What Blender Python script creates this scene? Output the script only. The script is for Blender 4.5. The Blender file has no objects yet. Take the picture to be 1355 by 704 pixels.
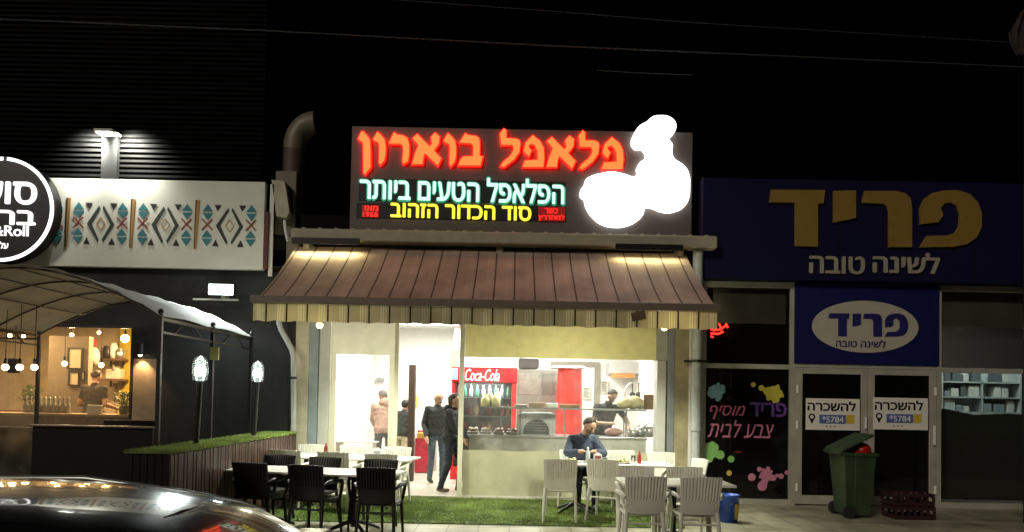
import bpy, bmesh, math, random
import numpy as np
from mathutils import Vector, Matrix, Euler
R = math.radians
random.seed(7)
C = bpy.context.scene.collection
scn = bpy.context.scene

# ------------------------------------------------------------------ camera
W, H, F = 1355.0, 704.0, 980.0          # photograph size, focal length in its pixels
PITCH, ROLL, HOR = R(1.5), R(1.1), 527.0
CY = HOR - F * math.tan(PITCH)
cam_d = bpy.data.cameras.new('camera')
cam = bpy.data.objects.new('camera', cam_d); C.objects.link(cam)
cam.location = (0, 0, 1.70)
ROT = Euler((R(90) + PITCH, 0, 0)).to_matrix() @ Matrix.Rotation(ROLL, 3, 'Z')
cam.rotation_euler = ROT.to_euler()
cam_d.sensor_width = 36
cam_d.lens = 36 * F / W
cam_d.shift_y = (CY - H / 2) / W
cam_d.clip_end = 500
scn.camera = cam

# ------------------------------------------------------------------ world, street light, exposure
wd = bpy.data.worlds.new('World'); scn.world = wd; wd.use_nodes = True
nt = wd.node_tree
sky = nt.nodes.new('ShaderNodeTexSky'); sky.sky_type = 'NISHITA'; sky.sun_disc = False
sky.sun_elevation = R(28); sky.sun_rotation = R(-145)
bg = nt.nodes['Background']
nt.links.new(sky.outputs[0], bg.inputs[0]); bg.inputs[1].default_value = 0.00006
sl = bpy.data.lights.new('sun', 'SUN'); sl.energy = 0.9; sl.angle = R(12); sl.color = (1.0, 0.9, 0.74)
so = bpy.data.objects.new('sun', sl); C.objects.link(so)
so.rotation_euler = (R(62), 0, R(-35))
scn.view_settings.view_transform = 'Standard'
scn.view_settings.look = 'None'
scn.view_settings.exposure = 0.0
scn.view_settings.gamma = 1.0
scn.view_settings.use_curve_mapping = False
scn.render.engine = 'CYCLES'
cy = scn.cycles
cy.use_denoising = True
cy.max_bounces = 7; cy.diffuse_bounces = 4; cy.glossy_bounces = 4; cy.transparent_max_bounces = 24
cy.caustics_reflective = False; cy.caustics_refractive = False
cy.sample_clamp_indirect = 3.0; cy.sample_clamp_direct = 0

CAMP = Vector((0, 0, 1.70))
def at(px, py, Y):
    "the point at depth Y that stands at this place of the photograph"
    d = ROT @ Vector(((px - W / 2) / F, -(py - CY) / F, -1))
    return CAMP + d * (Y / d.y)
def sc(Y): return F / Y                 # photograph pixels per metre at depth Y

# ------------------------------------------------------------------ materials
MATS = {}
def mat(name, col, rough=0.6, metal=0.0, emit=None, es=0.0, var=0.12, vscale=6.0, bump=0.0, bscale=40.0,
        coat=0.0, transl=0.0, spec=0.5):
    if name in MATS: return MATS[name]
    m = bpy.data.materials.new(name); m.use_nodes = True; MATS[name] = m
    n = m.node_tree; b = n.nodes['Principled BSDF']
    b.inputs['Base Color'].default_value = (*col, 1)
    b.inputs['Roughness'].default_value = rough; b.inputs['Metallic'].default_value = metal
    b.inputs['Coat Weight'].default_value = coat; b.inputs['Specular IOR Level'].default_value = spec
    tc = n.nodes.new('ShaderNodeTexCoord')
    if var > 0:
        nz = n.nodes.new('ShaderNodeTexNoise'); nz.inputs['Scale'].default_value = vscale; nz.inputs['Detail'].default_value = 6
        n.links.new(tc.outputs['Object'], nz.inputs['Vector'])
        mp = n.nodes.new('ShaderNodeMapRange')
        mp.inputs['From Min'].default_value = 0.3; mp.inputs['From Max'].default_value = 0.7
        mp.inputs['To Min'].default_value = 1 - var; mp.inputs['To Max'].default_value = 1 + var
        n.links.new(nz.outputs['Fac'], mp.inputs['Value'])
        hs = n.nodes.new('ShaderNodeHueSaturation'); hs.inputs['Color'].default_value = (*col, 1)
        n.links.new(mp.outputs[0], hs.inputs['Value'])
        n.links.new(hs.outputs[0], b.inputs['Base Color'])
    if bump > 0:
        n2 = n.nodes.new('ShaderNodeTexNoise'); n2.inputs['Scale'].default_value = bscale; n2.inputs['Detail'].default_value = 4
        n.links.new(tc.outputs['Object'], n2.inputs['Vector'])
        bp = n.nodes.new('ShaderNodeBump'); bp.inputs['Strength'].default_value = bump; bp.inputs['Distance'].default_value = 0.01
        n.links.new(n2.outputs['Fac'], bp.inputs['Height']); n.links.new(bp.outputs[0], b.inputs['Normal'])
    if emit:
        b.inputs['Emission Color'].default_value = (*emit, 1); b.inputs['Emission Strength'].default_value = es
    if transl > 0:
        t = n.nodes.new('ShaderNodeBsdfTranslucent'); t.inputs['Color'].default_value = (*col, 1)
        if var > 0: n.links.new(hs.outputs[0], t.inputs['Color'])
        mx = n.nodes.new('ShaderNodeMixShader'); mx.inputs[0].default_value = transl
        n.links.new(b.outputs[0], mx.inputs[1]); n.links.new(t.outputs[0], mx.inputs[2])
        n.links.new(mx.outputs[0], n.nodes['Material Output'].inputs[0])
    return m

def glow(name, col, s):
    if name in MATS: return MATS[name]
    m = bpy.data.materials.new(name); m.use_nodes = True; MATS[name] = m
    b = m.node_tree.nodes['Principled BSDF']
    b.inputs['Base Color'].default_value = (*[min(0.8, c) for c in col], 1)
    b.inputs['Emission Color'].default_value = (*col, 1); b.inputs['Emission Strength'].default_value = s
    return m

def clear(name, tint=(1, 1, 1), haze=0.08, ior=1.45, hazecol=(0.8, 0.8, 0.75), rough=0.02, hz_var=0.0):
    "thin see-through sheet: transparent + fresnel gloss + a little milky haze"
    if name in MATS: return MATS[name]
    m = bpy.data.materials.new(name); m.use_nodes = True; MATS[name] = m
    n = m.node_tree; n.nodes.remove(n.nodes['Principled BSDF'])
    tr = n.nodes.new('ShaderNodeBsdfTransparent'); tr.inputs[0].default_value = (*tint, 1)
    gl = n.nodes.new('ShaderNodeBsdfGlossy'); gl.inputs['Roughness'].default_value = rough
    df = n.nodes.new('ShaderNodeBsdfTranslucent'); df.inputs[0].default_value = (*hazecol, 1)
    d2 = n.nodes.new('ShaderNodeBsdfDiffuse'); d2.inputs[0].default_value = (*hazecol, 1)
    mh = n.nodes.new('ShaderNodeMixShader'); mh.inputs[0].default_value = 0.5
    n.links.new(df.outputs[0], mh.inputs[1]); n.links.new(d2.outputs[0], mh.inputs[2])
    m1 = n.nodes.new('ShaderNodeMixShader'); m1.inputs[0].default_value = haze
    n.links.new(tr.outputs[0], m1.inputs[1]); n.links.new(mh.outputs[0], m1.inputs[2])
    if hz_var > 0:
        tc = n.nodes.new('ShaderNodeTexCoord'); nz = n.nodes.new('ShaderNodeTexNoise'); nz.inputs['Scale'].default_value = 3.0
        nz.inputs['Detail'].default_value = 5
        n.links.new(tc.outputs['Object'], nz.inputs['Vector'])
        mp = n.nodes.new('ShaderNodeMapRange'); mp.inputs['From Min'].default_value = .35; mp.inputs['From Max'].default_value = .75
        mp.inputs['To Min'].default_value = haze * .5; mp.inputs['To Max'].default_value = haze + hz_var
        n.links.new(nz.outputs['Fac'], mp.inputs['Value']); n.links.new(mp.outputs[0], m1.inputs[0])
    fr = n.nodes.new('ShaderNodeFresnel'); fr.inputs[0].default_value = ior
    m2 = n.nodes.new('ShaderNodeMixShader')
    n.links.new(fr.outputs[0], m2.inputs[0]); n.links.new(m1.outputs[0], m2.inputs[1]); n.links.new(gl.outputs[0], m2.inputs[2])
    n.links.new(m2.outputs[0], n.nodes['Material Output'].inputs[0])
    return m

def striped(name, base, light, dark, period, transl):
    "awning cloth: stripes running with object X, thin dark seams and pale pin stripes"
    m = mat(name, base, rough=0.85, transl=transl, var=0.24, vscale=1.6, bump=.5, bscale=5)
    n = m.node_tree; b = n.nodes['Principled BSDF']; hs = [x for x in n.nodes if x.type == 'HUE_SAT'][0]
    tc = [x for x in n.nodes if x.type == 'TEX_COORD'][0]
    sx = n.nodes.new('ShaderNodeSeparateXYZ'); n.links.new(tc.outputs['Object'], sx.inputs[0])
    md = n.nodes.new('ShaderNodeMath'); md.operation = 'MULTIPLY'; md.inputs[1].default_value = 1 / period
    n.links.new(sx.outputs[0], md.inputs[0])
    fr = n.nodes.new('ShaderNodeMath'); fr.operation = 'FRACT'; n.links.new(md.outputs[0], fr.inputs[0])
    cr = n.nodes.new('ShaderNodeValToRGB'); cr.color_ramp.interpolation = 'CONSTANT'
    e = cr.color_ramp.elements
    e[0].position = 0; e[0].color = (*dark, 1)
    e[1].position = 0.075; e[1].color = (*base, 1)
    for p, c in ((0.60, light), (0.65, base), (0.70, light), (0.76, base), (0.84, light), (0.885, base)):
        k = e.new(p); k.color = (*c, 1)
    n.links.new(fr.outputs[0], cr.inputs[0]); n.links.new(cr.outputs[0], hs.inputs['Color'])
    return m

def tiled(name, col, grout, sx, rough, var=0.12, bumpy=0.1):
    "square floor tiles with joints and stains"
    m = mat(name, col, rough=rough, var=var, vscale=2.2, bump=bumpy, bscale=9)
    n = m.node_tree; b = n.nodes['Principled BSDF']; hs = [x for x in n.nodes if x.type == 'HUE_SAT'][0]
    tc = [x for x in n.nodes if x.type == 'TEX_COORD'][0]
    br = n.nodes.new('ShaderNodeTexBrick'); br.offset = 0; br.inputs['Scale'].default_value = 1
    br.inputs['Brick Width'].default_value = sx; br.inputs['Row Height'].default_value = sx
    br.inputs['Mortar Size'].default_value = 0.008; br.inputs['Mortar Smooth'].default_value = 0.2
    br.inputs['Color1'].default_value = (*col, 1); br.inputs['Color2'].default_value = (*[c * .86 for c in col], 1)
    br.inputs['Mortar'].default_value = (*grout, 1)
    n.links.new(tc.outputs['Object'], br.inputs['Vector']); n.links.new(br.outputs[0], hs.inputs['Color'])
    return m

# ------------------------------------------------------------------ mesh builder
class MB:
    def __init__(s): s.v = []; s.f = []; s.m = []; s.cur = 0; s.sm = []; s.smooth = False
    def add(s, vs, fs, smooth=None):
        o = len(s.v); s.v += [tuple(v) for v in vs]
        for f in fs:
            s.f.append([i + o for i in f]); s.m.append(s.cur); s.sm.append(s.smooth if smooth is None else smooth)
    def addbm(s, bm, smooth=None):
        bm.verts.index_update()
        s.add([v.co[:] for v in bm.verts], [[v.index for v in f.verts] for f in bm.faces], smooth); bm.free()
    def box(s, x0, y0, z0, x1, y1, z1, bev=0.0, M=None, seg=2):
        bm = bmesh.new(); bmesh.ops.create_cube(bm, size=1)
        for v in bm.verts:
            v.co = Vector(((x0 + x1) / 2 + v.co.x * (x1 - x0), (y0 + y1) / 2 + v.co.y * (y1 - y0), (z0 + z1) / 2 + v.co.z * (z1 - z0)))
        if bev > 0: bmesh.ops.bevel(bm, geom=list(bm.edges), offset=bev, segments=seg, affect='EDGES', profile=0.5)
        if M is not None: bm.transform(M)
        bmesh.ops.recalc_face_normals(bm, faces=list(bm.faces))
        s.addbm(bm)
    def cone(s, p0, p1, r0, r1, n=12, caps=True, smooth=True):
        p0 = Vector(p0); p1 = Vector(p1); d = (p1 - p0).normalized()
        a = d.orthogonal().normalized(); b = d.cross(a)
        vs = []
        for p, r in ((p0, r0), (p1, r1)):
            for i in range(n):
                t = 2 * math.pi * i / n; vs.append(p + (a * math.cos(t) + b * math.sin(t)) * r)
        fs = [[i, (i + 1) % n, n + (i + 1) % n, n + i] for i in range(n)]
        s.add(vs, fs, smooth)
        if caps: s.add(vs, [list(range(n))[::-1], [n + i for i in range(n)]], False)
    def tube(s, pts, r, n=8, caps=True):
        pts = [Vector(p) for p in pts]; rs = r if isinstance(r, (list, tuple)) else [r] * len(pts)
        vs = []; a = None
        for i, p in enumerate(pts):
            d = (pts[min(i + 1, len(pts) - 1)] - pts[max(i - 1, 0)]).normalized()
            if a is None: a = d.orthogonal().normalized()
            a = (a - d * a.dot(d)).normalized(); b = d.cross(a)
            for k in range(n):
                t = 2 * math.pi * k / n; vs.append(p + (a * math.cos(t) + b * math.sin(t)) * rs[i])
        fs = []
        for i in range(len(pts) - 1):
            for k in range(n):
                fs.append([i * n + k, i * n + (k + 1) % n, (i + 1) * n + (k + 1) % n, (i + 1) * n + k])
        s.add(vs, fs, True)
        if caps:
            s.add(vs[:n], [list(range(n))[::-1]], False); s.add(vs[-n:], [list(range(n))], False)
    def lathe(s, prof, c=(0, 0, 0), n=20, smooth=True, sx=1, sy=1):
        c = Vector(c); vs = []
        for r, z in prof:
            for k in range(n):
                t = 2 * math.pi * k / n; vs.append(c + Vector((r * math.cos(t) * sx, r * math.sin(t) * sy, z)))
        fs = []
        for i in range(len(prof) - 1):
            for k in range(n): fs.append([i * n + k, i * n + (k + 1) % n, (i + 1) * n + (k + 1) % n, (i + 1) * n + k])
        s.add(vs, fs, smooth)
        if prof[0][0] > 1e-5: s.add(vs[:n], [list(range(n))[::-1]], False)
        if prof[-1][0] > 1e-5: s.add(vs[-n:], [list(range(n))], False)
    def ball(s, c, r, u=14, v=9, sc_=(1, 1, 1), M=None):
        bm = bmesh.new(); bmesh.ops.create_uvsphere(bm, u_segments=u, v_segments=v, radius=r)
        for q in bm.verts: q.co = Vector((q.co.x * sc_[0], q.co.y * sc_[1], q.co.z * sc_[2]))
        if M is not None: bm.transform(M)
        for q in bm.verts: q.co += Vector(c)
        s.addbm(bm, True)
    def grid(s, pts, thick=None, smooth=True):
        "rows of points -> sheet (with thickness vector function when given)"
        nr, nc = len(pts), len(pts[0]); vs = [p for r in pts for p in r]
        fs = [[i * nc + j, i * nc + j + 1, (i + 1) * nc + j + 1, (i + 1) * nc + j] for i in range(nr - 1) for j in range(nc - 1)]
        s.add(vs, fs, smooth)
        if thick is not None:
            t = Vector(thick); v2 = [Vector(p) + t for p in vs]
            s.add(v2, [f[::-1] for f in fs], smooth)
            ring = [(0, j) for j in range(nc)] + [(i, nc - 1) for i in range(1, nr)] + [(nr - 1, j) for j in range(nc - 2, -1, -1)] + [(i, 0) for i in range(nr - 2, 0, -1)]
            k = len(ring); ids = [i * nc + j for i, j in ring]
            s.add([vs[i] for i in ids] + [v2[i] for i in ids], [[q, q + k, (q + 1) % k + k, (q + 1) % k] for q in range(k)], False)
    def prism(s, poly, axis, a0, a1):
        "polygon in the two other axes, run along axis from a0 to a1"
        def P(u, w, a): return (a, u, w) if axis == 'x' else (u, a, w) if axis == 'y' else (u, w, a)
        n = len(poly); vs = [P(u, w, a0) for u, w in poly] + [P(u, w, a1) for u, w in poly]
        bm = bmesh.new(); bv = [bm.verts.new(v) for v in vs]
        for i in range(n): bm.faces.new([bv[i], bv[(i + 1) % n], bv[n + (i + 1) % n], bv[n + i]])
        bm.faces.new(bv[:n][::-1]); bm.faces.new(bv[n:])
        bmesh.ops.recalc_face_normals(bm, faces=list(bm.faces)); s.addbm(bm, False)
    def build(s, name, mats, parent=None, local=False):
        me = bpy.data.meshes.new(name)
        off = Vector((0, 0, 0))
        if parent is not None and not local:
            off = wloc(parent)
        me.from_pydata([Vector(v) - off for v in s.v], [], s.f)
        for m in (mats if isinstance(mats, (list, tuple)) else [mats]): me.materials.append(m)
        me.polygons.foreach_set('material_index', s.m); me.polygons.foreach_set('use_smooth', s.sm)
        me.update()
        o = bpy.data.objects.new(name, me); C.objects.link(o)
        if parent is not None: o.parent = parent
        return o
def wloc(o):
    l = Vector(o.location)
    while o.parent is not None: o = o.parent; l += Vector(o.location)
    return l
def tag(o, label=None, cat=None, group=None, kind=None):
    if label: o['label'] = label
    if cat: o['category'] = cat
    if group: o['group'] = group
    if kind: o['kind'] = kind
    return o
def thing(name, label, cat, loc=(0, 0, 0), rz=0.0, group=None):
    o = bpy.data.objects.new(name, None); C.objects.link(o)
    o.location = loc; o.rotation_euler = (0, 0, rz); o.empty_display_size = 0.1
    return tag(o, label, cat, group)
def copy_tree(o, parent=None):
    c = o.copy(); C.objects.link(c)
    if parent is not None: c.parent = parent
    for ch in [x for x in list(C.objects) if x.parent is o]: copy_tree(ch, c)
    return c
def dup(o, loc, rz, label, group=None):
    c = copy_tree(o); c.location = loc; c.rotation_euler = (0, 0, rz); c['label'] = label
    if group: c['group'] = group
    return c
def lamp(name, kind, loc, energy, col, parent=None, size=0.3, size_y=None, rot=None, spot=None, blend=0.5):
    l = bpy.data.lights.new(name, kind); l.energy = energy; l.color = col
    if kind == 'AREA':
        l.shape = 'RECTANGLE'; l.size = size; l.size_y = size_y or size
    else: l.shadow_soft_size = size
    if spot: l.spot_size = spot; l.spot_blend = blend
    o = bpy.data.objects.new(name, l); C.objects.link(o)
    if parent is not None: o.parent = parent; loc = Vector(loc) - wloc(parent)
    o.location = loc
    if rot: o.rotation_euler = rot
    return o
def aim(o, d): o.rotation_euler = Vector(d).to_track_quat('-Z', 'Y').to_euler()

# ---- curves and lettering turned into meshes (faces the street, -Y)
FACE = Matrix.Rotation(R(90), 4, 'X')
def curve_mesh(name, cu, mats, parent, M):
    ob = bpy.data.objects.new('tmp', cu); C.objects.link(ob)
    dg = bpy.context.evaluated_depsgraph_get()
    me = bpy.data.meshes.new_from_object(ob.evaluated_get(dg)); bpy.data.objects.remove(ob)
    me.name = name; me.transform(M)
    if parent is not None: me.transform(Matrix.Translation(-wloc(parent)))
    me.materials.clear()
    for m in (mats if isinstance(mats, (list, tuple)) else [mats]): me.materials.append(m)
    o = bpy.data.objects.new(name, me); C.objects.link(o)
    if parent is not None: o.parent = parent
    return o
def polys(name, plist, Y, depth, mats, parent, offset=0.0, smooth=False):
    "closed outlines given as world (X, Z) points -> raised shapes whose front lies at Y - 2*depth"
    mb = MB()
    for k, p in enumerate(plist):
        cu = bpy.data.curves.new(name, 'CURVE'); cu.dimensions = '2D'; cu.fill_mode = 'BOTH'
        cu.extrude = depth; cu.offset = offset; cu.resolution_u = 6
        if smooth:
            sp = cu.splines.new('BEZIER'); sp.bezier_points.add(len(p) - 1)
            for q, (x, z) in zip(sp.bezier_points, p):
                q.co = (x, z, 0); q.handle_left_type = q.handle_right_type = 'AUTO'
        else:
            sp = cu.splines.new('POLY'); sp.points.add(len(p) - 1)
            for q, (x, z) in zip(sp.points, p): q.co = (x, z, 0, 1)
        sp.use_cyclic_u = True
        ob = bpy.data.objects.new('tmp', cu); C.objects.link(ob)
        dg = bpy.context.evaluated_depsgraph_get(); me = bpy.data.meshes.new_from_object(ob.evaluated_get(dg)); bpy.data.objects.remove(ob)
        me.transform(Matrix.Translation((0, Y - depth - .0006 * k, 0)) @ FACE)
        mb.add([v.co[:] for v in me.vertices], [list(f.vertices) for f in me.polygons], False)
    return mb.build(name, mats, parent)
def heb(s): return s[::-1]
def text(name, body, box, Y, mats, parent, depth=0.004, bold=0.0, shear=0.0, heb_=True, tilt=0.0):
    "lettering fitted to a photograph box (x0, y0, x1, y1) on the plane at depth Y"
    cu = bpy.data.curves.new(name, 'FONT'); cu.body = heb(body) if heb_ else body
    cu.size = 1; cu.shear = shear; cu.resolution_u = 3
    ob = bpy.data.objects.new('tmp', cu); C.objects.link(ob)
    dg = bpy.context.evaluated_depsgraph_get()
    cv = ob.to_curve(dg); loops = []
    for sp in cv.splines:
        bp_ = sp.bezier_points; n = len(bp_); pts = []
        for i in range(n):
            p0, p1 = bp_[i], bp_[(i + 1) % n]; A, B, D, E = p0.co, p0.handle_right, p1.handle_left, p1.co
            straight = (B - A).cross(E - A).length < 1e-5 and (D - A).cross(E - A).length < 1e-5
            for k in range(1 if straight else 5):
                t = k / 5; q = A * (1 - t) ** 3 + B * 3 * t * (1 - t) ** 2 + D * 3 * t * t * (1 - t) + E * t ** 3; pts.append((q.x, q.y))
        if len(pts) > 2: loops.append(pts)
    ob.to_curve_clear(); bpy.data.objects.remove(ob)
    area = lambda p: sum(p[i][0] * p[(i + 1) % len(p)][1] - p[(i + 1) % len(p)][0] * p[i][1] for i in range(len(p))) / 2
    big = max(loops, key=lambda p: abs(area(p))); sg_ = math.copysign(1, area(big))
    outer = [p for p in loops if area(p) * sg_ > 0]; holes = [p for p in loops if area(p) * sg_ <= 0]
    def inside(pt, p):
        c = False
        for i in range(len(p)):
            x1, y1 = p[i]; x2, y2 = p[i - 1]
            if (y1 > pt[1]) != (y2 > pt[1]) and pt[0] < (x2 - x1) * (pt[1] - y1) / (y2 - y1) + x1: c = not c
        return c
    bm = bmesh.new()
    for oi, p in enumerate(outer):
        c2 = bpy.data.curves.new('tmp', 'CURVE'); c2.dimensions = '2D'; c2.fill_mode = 'BOTH'; c2.extrude = .5
        for lp in [p] + [h_ for h_ in holes if inside(h_[0], p)]:
            sp = c2.splines.new('POLY'); sp.points.add(len(lp) - 1); sp.use_cyclic_u = True
            for q, (x, y) in zip(sp.points, lp): q.co = (x, y, 0, 1)
        o2 = bpy.data.objects.new('tmp', c2); C.objects.link(o2); dg = bpy.context.evaluated_depsgraph_get()
        m3 = bpy.data.meshes.new_from_object(o2.evaluated_get(dg)); bpy.data.objects.remove(o2)
        m3.transform(Matrix.Translation((0, 0, .5 + .05 * (oi % 3)))); bm.from_mesh(m3)
    me = bpy.data.meshes.new(name)
    xs = [v.co.x for v in bm.verts]; ys = [v.co.y for v in bm.verts]
    x0, x1, y0, y1 = min(xs), max(xs), min(ys), max(ys)
    p = at((box[0] + box[2]) / 2, (box[1] + box[3]) / 2, Y); w = (box[2] - box[0]) / sc(Y); h = (box[3] - box[1]) / sc(Y)
    for v in bm.verts:
        u = ((v.co.x - x0) / (x1 - x0) - .5) * w; t = ((v.co.y - y0) / (y1 - y0) - .5) * h
        v.co = Vector((p.x + u, Y - v.co.z * depth, p.z + t + u * tilt))
    bmesh.ops.recalc_face_normals(bm, faces=list(bm.faces))
    bm.to_mesh(me); bm.free()
    if bold > 0:
        k = bold * h * 1.35; m2 = MB(); vs = [v.co.copy() for v in me.vertices]; fs = [list(f.vertices) for f in me.polygons]
        for i, (ox, oz) in enumerate(((0, 0), (-k, 0), (k, 0), (0, k * .7), (0, -k * .7), (-k * .5, k * .5), (k * .5, -k * .5))):
            m2.add([(v.x + ox, v.y - .0004 * i, v.z + oz) for v in vs], fs, False)
        me = bpy.data.meshes.new(name); me.from_pydata(m2.v, [], m2.f)
    me.name = name
    if parent is not None: me.transform(Matrix.Translation(-wloc(parent)))
    me.materials.clear()
    for m in (mats if isinstance(mats, (list, tuple)) else [mats]): me.materials.append(m)
    o = bpy.data.objects.new(name, me); C.objects.link(o)
    if parent is not None: o.parent = parent
    return o

# ------------------------------------------------------------------ palette
M_white = mat('white_paint', (.78, .77, .72), .55, var=.05)
M_alu = mat('pale_aluminium', (.48, .48, .43), .45, metal=.0, var=.1, vscale=3)
M_black = mat('black_paint', (.005, .005, .006), .7, var=.2, spec=.2)
M_blackmetal = mat('black_metal', (.012, .012, .013), .4, var=.2)
M_clad = mat('black_cladding', (.0016, .0016, .0017), .65, var=.3, spec=.05)
M_darkwall = mat('charcoal_render', (.014, .015, .016), .8, var=.25, bump=.3)
M_steel = mat('stainless_steel', (.55, .56, .54), .3, metal=.85, var=.1)
M_wood = mat('brown_wood', (.11, .05, .03), .6, var=.35, vscale=9)
M_red = mat('red_plastic', (.55, .02, .02), .4, var=.1)
M_concrete = mat('raw_concrete', (.30, .28, .22), .9, var=.25, bump=.4)
M_post = mat('cream_post', (.70, .66, .52), .5, var=.06)
M_beige = mat('beige_plaster', (.46, .42, .31), .85, var=.15, bump=.2)

FY = 12.5                                  # the street front of the three shops
# ================================================================== SETTING
g = MB(); g.add([(-150, -60, -.17), (150, -60, -.17), (150, 120, -.17), (-150, 120, -.17)], [[0, 1, 2, 3]])
tag(g.build('ground', mat('asphalt', (.045, .044, .043), .85, var=.3, vscale=3, bump=.5)), kind='structure')
g = MB(); g.box(-40, 7.72, -.169, 40, 30, 0)
tag(g.build('pavement', tiled('pavement_tiles', (.36, .335, .245), (.12, .11, .08), .4, .40, .34)), kind='structure')
g = MB(); g.box(-40, 7.54, -.169, 40, 7.716, .006, .012)
tag(g.build('kerb', M_concrete), kind='structure')

# ================================================================== FALAFEL SHOP BUILDING
shop = thing('falafel_shop', 'brightly lit open fronted falafel shop between two dark shops', 'building', (-.2, FY, 0))
XL, XR = -3.42, 3.16
M_wallin = mat('white_shop_wall', (.86, .86, .84), .6, var=.03)
def part(name, mats, root, *boxes, bev=0.0):
    b = MB()
    for q in boxes: b.box(*q, bev=bev)
    return b.build(name, mats, root)
part('back_wall', M_wallin, shop, (XL - .2, 18.5, 0, XR, 18.7, 3.4))
part('side_wall', M_wallin, shop, (XL - .2, FY + .45, 0, XL, 18.499, 3.4))
part('side_wall', M_wallin, shop, (XR - .15, FY + .45, 0, XR + .05, 18.499, 3.4))
part('partition', M_wallin, shop, (-1.35, 17.0, 0, -1.2, 18.499, 3.39))
part('ceiling', M_wallin, shop, (XL - .2, FY + .2, 3.402, XR + .05, 18.7, 3.55))
part('shop_floor', tiled('shop_floor_tiles', (.62, .58, .50), (.4, .37, .3), .45, .3, .05), shop, (XL, FY - .02, 0.0, XR - .15, 18.5, .035))
part('parapet', mat('shop_parapet', (.003, .003, .003), .85, spec=.15), shop, (-3.64, FY, 2.98, 3.2, FY + .19, 4.75))
part('roof', M_darkwall, shop, (-3.64, FY + .195, 4.3, 3.2, 18.8, 4.5))
# columns of the opening
part('pillar', M_beige, shop, (-3.66, FY - .02, 0, -3.43, FY + .4, 2.975))
part('pillar', mat('blue_grey_metal', (.22, .27, .28), .45, var=.15), shop, (-3.425, FY - .03, 0, -3.27, FY + .3, 2.975), bev=.01)
part('pillar', M_alu, shop, (-3.265, FY, 0, -3.09, FY + .3, 2.975), bev=.008)
part('pillar', M_alu, shop, (2.45, FY, 0, 2.60, FY + .3, 2.38), bev=.008)
part('shutter_box', mat('grey_beige_box', (.36, .36, .30), .6), shop, (2.44, FY - .02, 2.385, 2.62, FY + .32, 2.975), bev=.008)
part('shutter_rail', mat('grey_rail', (.25, .27, .27), .4, metal=.3), shop, (2.625, FY - .03, 0, 2.74, FY + .25, 2.975), bev=.01)
part('pillar', mat('stained_plaster', (.36, .31, .18), .9, var=.3, vscale=2.5, bump=.3), shop, (2.745, FY + .01, 0, 2.98, FY + .4, 2.975))
part('pillar', M_white, shop, (2.985, FY - .01, 0, 3.09, FY + .4, 2.975), bev=.006)
part('door_post', M_post, shop, (-.89, FY - .03, 0, -.81, FY + .05, 2.975), bev=.008)
part('door_post', M_post, shop, (-1.99, FY - .02, 0, -1.92, FY + .04, 2.975), bev=.008)
part('brown_jamb', mat('brown_jamb', (.05, .028, .018), .5), shop, (at(545, 520, 14.6).x - .06, 14.55, .035, at(545, 520, 14.6).x + .06, 14.75, at(545, 483, 14.6).z))
part('kitchen_door_frame', mat('grey_brown_frame', (.24, .22, .18), .6), shop,
     (at(728, 520, 18.4).x, 18.42, .035, at(728, 520, 18.4).x + .1, 18.499, at(728, 478, 18.4).z),
     (at(793, 520, 18.4).x - .12, 18.42, .035, at(793, 520, 18.4).x, 18.499, at(728, 478, 18.4).z),
     (at(728, 520, 18.4).x + .101, 18.42, at(728, 478, 18.4).z - .1, at(793, 520, 18.4).x - .121, 18.499, at(728, 478, 18.4).z))
# ceiling lights of the shop
for i, (x, y, e) in enumerate(((-1.9, 14.2, 118), (-1.9, 16.6, 112), (.9, 13.8, 160), (.9, 16.7, 140))):
    t = thing('ceiling_light', ['long white ceiling light above the tables nearest the shop door', 'long white ceiling light deep in the shop above the tables',
              'long white ceiling light above the serving counter', 'long white ceiling light deep in the kitchen'][i], 'ceiling light', (x, y, 3.3), 0, 'shop ceiling lights')
    part('housing', M_white, t, (x - .7, y - .14, 3.34, x + .7, y + .14, 3.40), bev=.01)
    part('diffuser', glow('tube_white', (1, .98, .90), 5), t, (x - .66, y - .1, 3.315, x + .66, y + .1, 3.338), bev=.006)
    lamp('ceiling_lamp', 'AREA', (x, y, 3.30), e, (.98, 1, .87), t, 1.2, .2)

# roll-down curtains
M_cream = mat('cream_curtain', (.60, .58, .45), .8, var=.06, transl=.33)
M_yellow = mat('mustard_curtain', (.43, .385, .16), .8, var=.10, transl=.29)
M_hem = mat('beige_vinyl', (.47, .46, .31), .6, var=.2, vscale=2.2, transl=.33)
M_vinyl = clear('clear_vinyl', (1, 1, 1), .04, 1.3, (.9, .9, .84), .06, .06)
def wavy(x0, x1, z0, z1, y, amp, n=40, k=9.0, m=4):
    return [[(x0 + (x1 - x0) * j / n, y + amp * math.sin(k * j / n * 2 + .6 * i) * (1 - i / m * .4), z0 + (z1 - z0) * i / m) for j in range(n + 1)] for i in range(m + 1)]
cu = thing('roll_down_curtain', 'cream bordered clear roll down curtain in front of the shop tables', 'curtain', (-2.5, FY + .06, .05))
def sheet(name, m, root, x0, x1, z0, z1, y, amp=.008):
    b = MB(); b.grid(wavy(x0, x1, z0, z1, y, amp)); return b.build(name, m, root)
zt = at(480, 469, FY).z
sheet('curtain_top', M_cream, cu, -3.085, -1.995, zt, 3.0, FY + .06)
sheet('curtain_border', M_cream, cu, -3.085, -2.985, .06, zt, FY + .06, .003)
sheet('curtain_border', M_cream, cu, -2.085, -1.995, .06, zt, FY + .06, .003)
sheet('clear_pane', M_vinyl, cu, -2.985, -2.085, .6, zt, FY + .062)
sheet('curtain_hem', M_cream, cu, -2.985, -2.085, .06, .6, FY + .06)
cu = thing('roll_down_curtain', 'wide mustard topped clear roll down curtain in front of the counter', 'curtain', (.8, FY + .06, .05))
zt = at(740, 474, FY).z; zb = at(740, 598, FY).z
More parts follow.
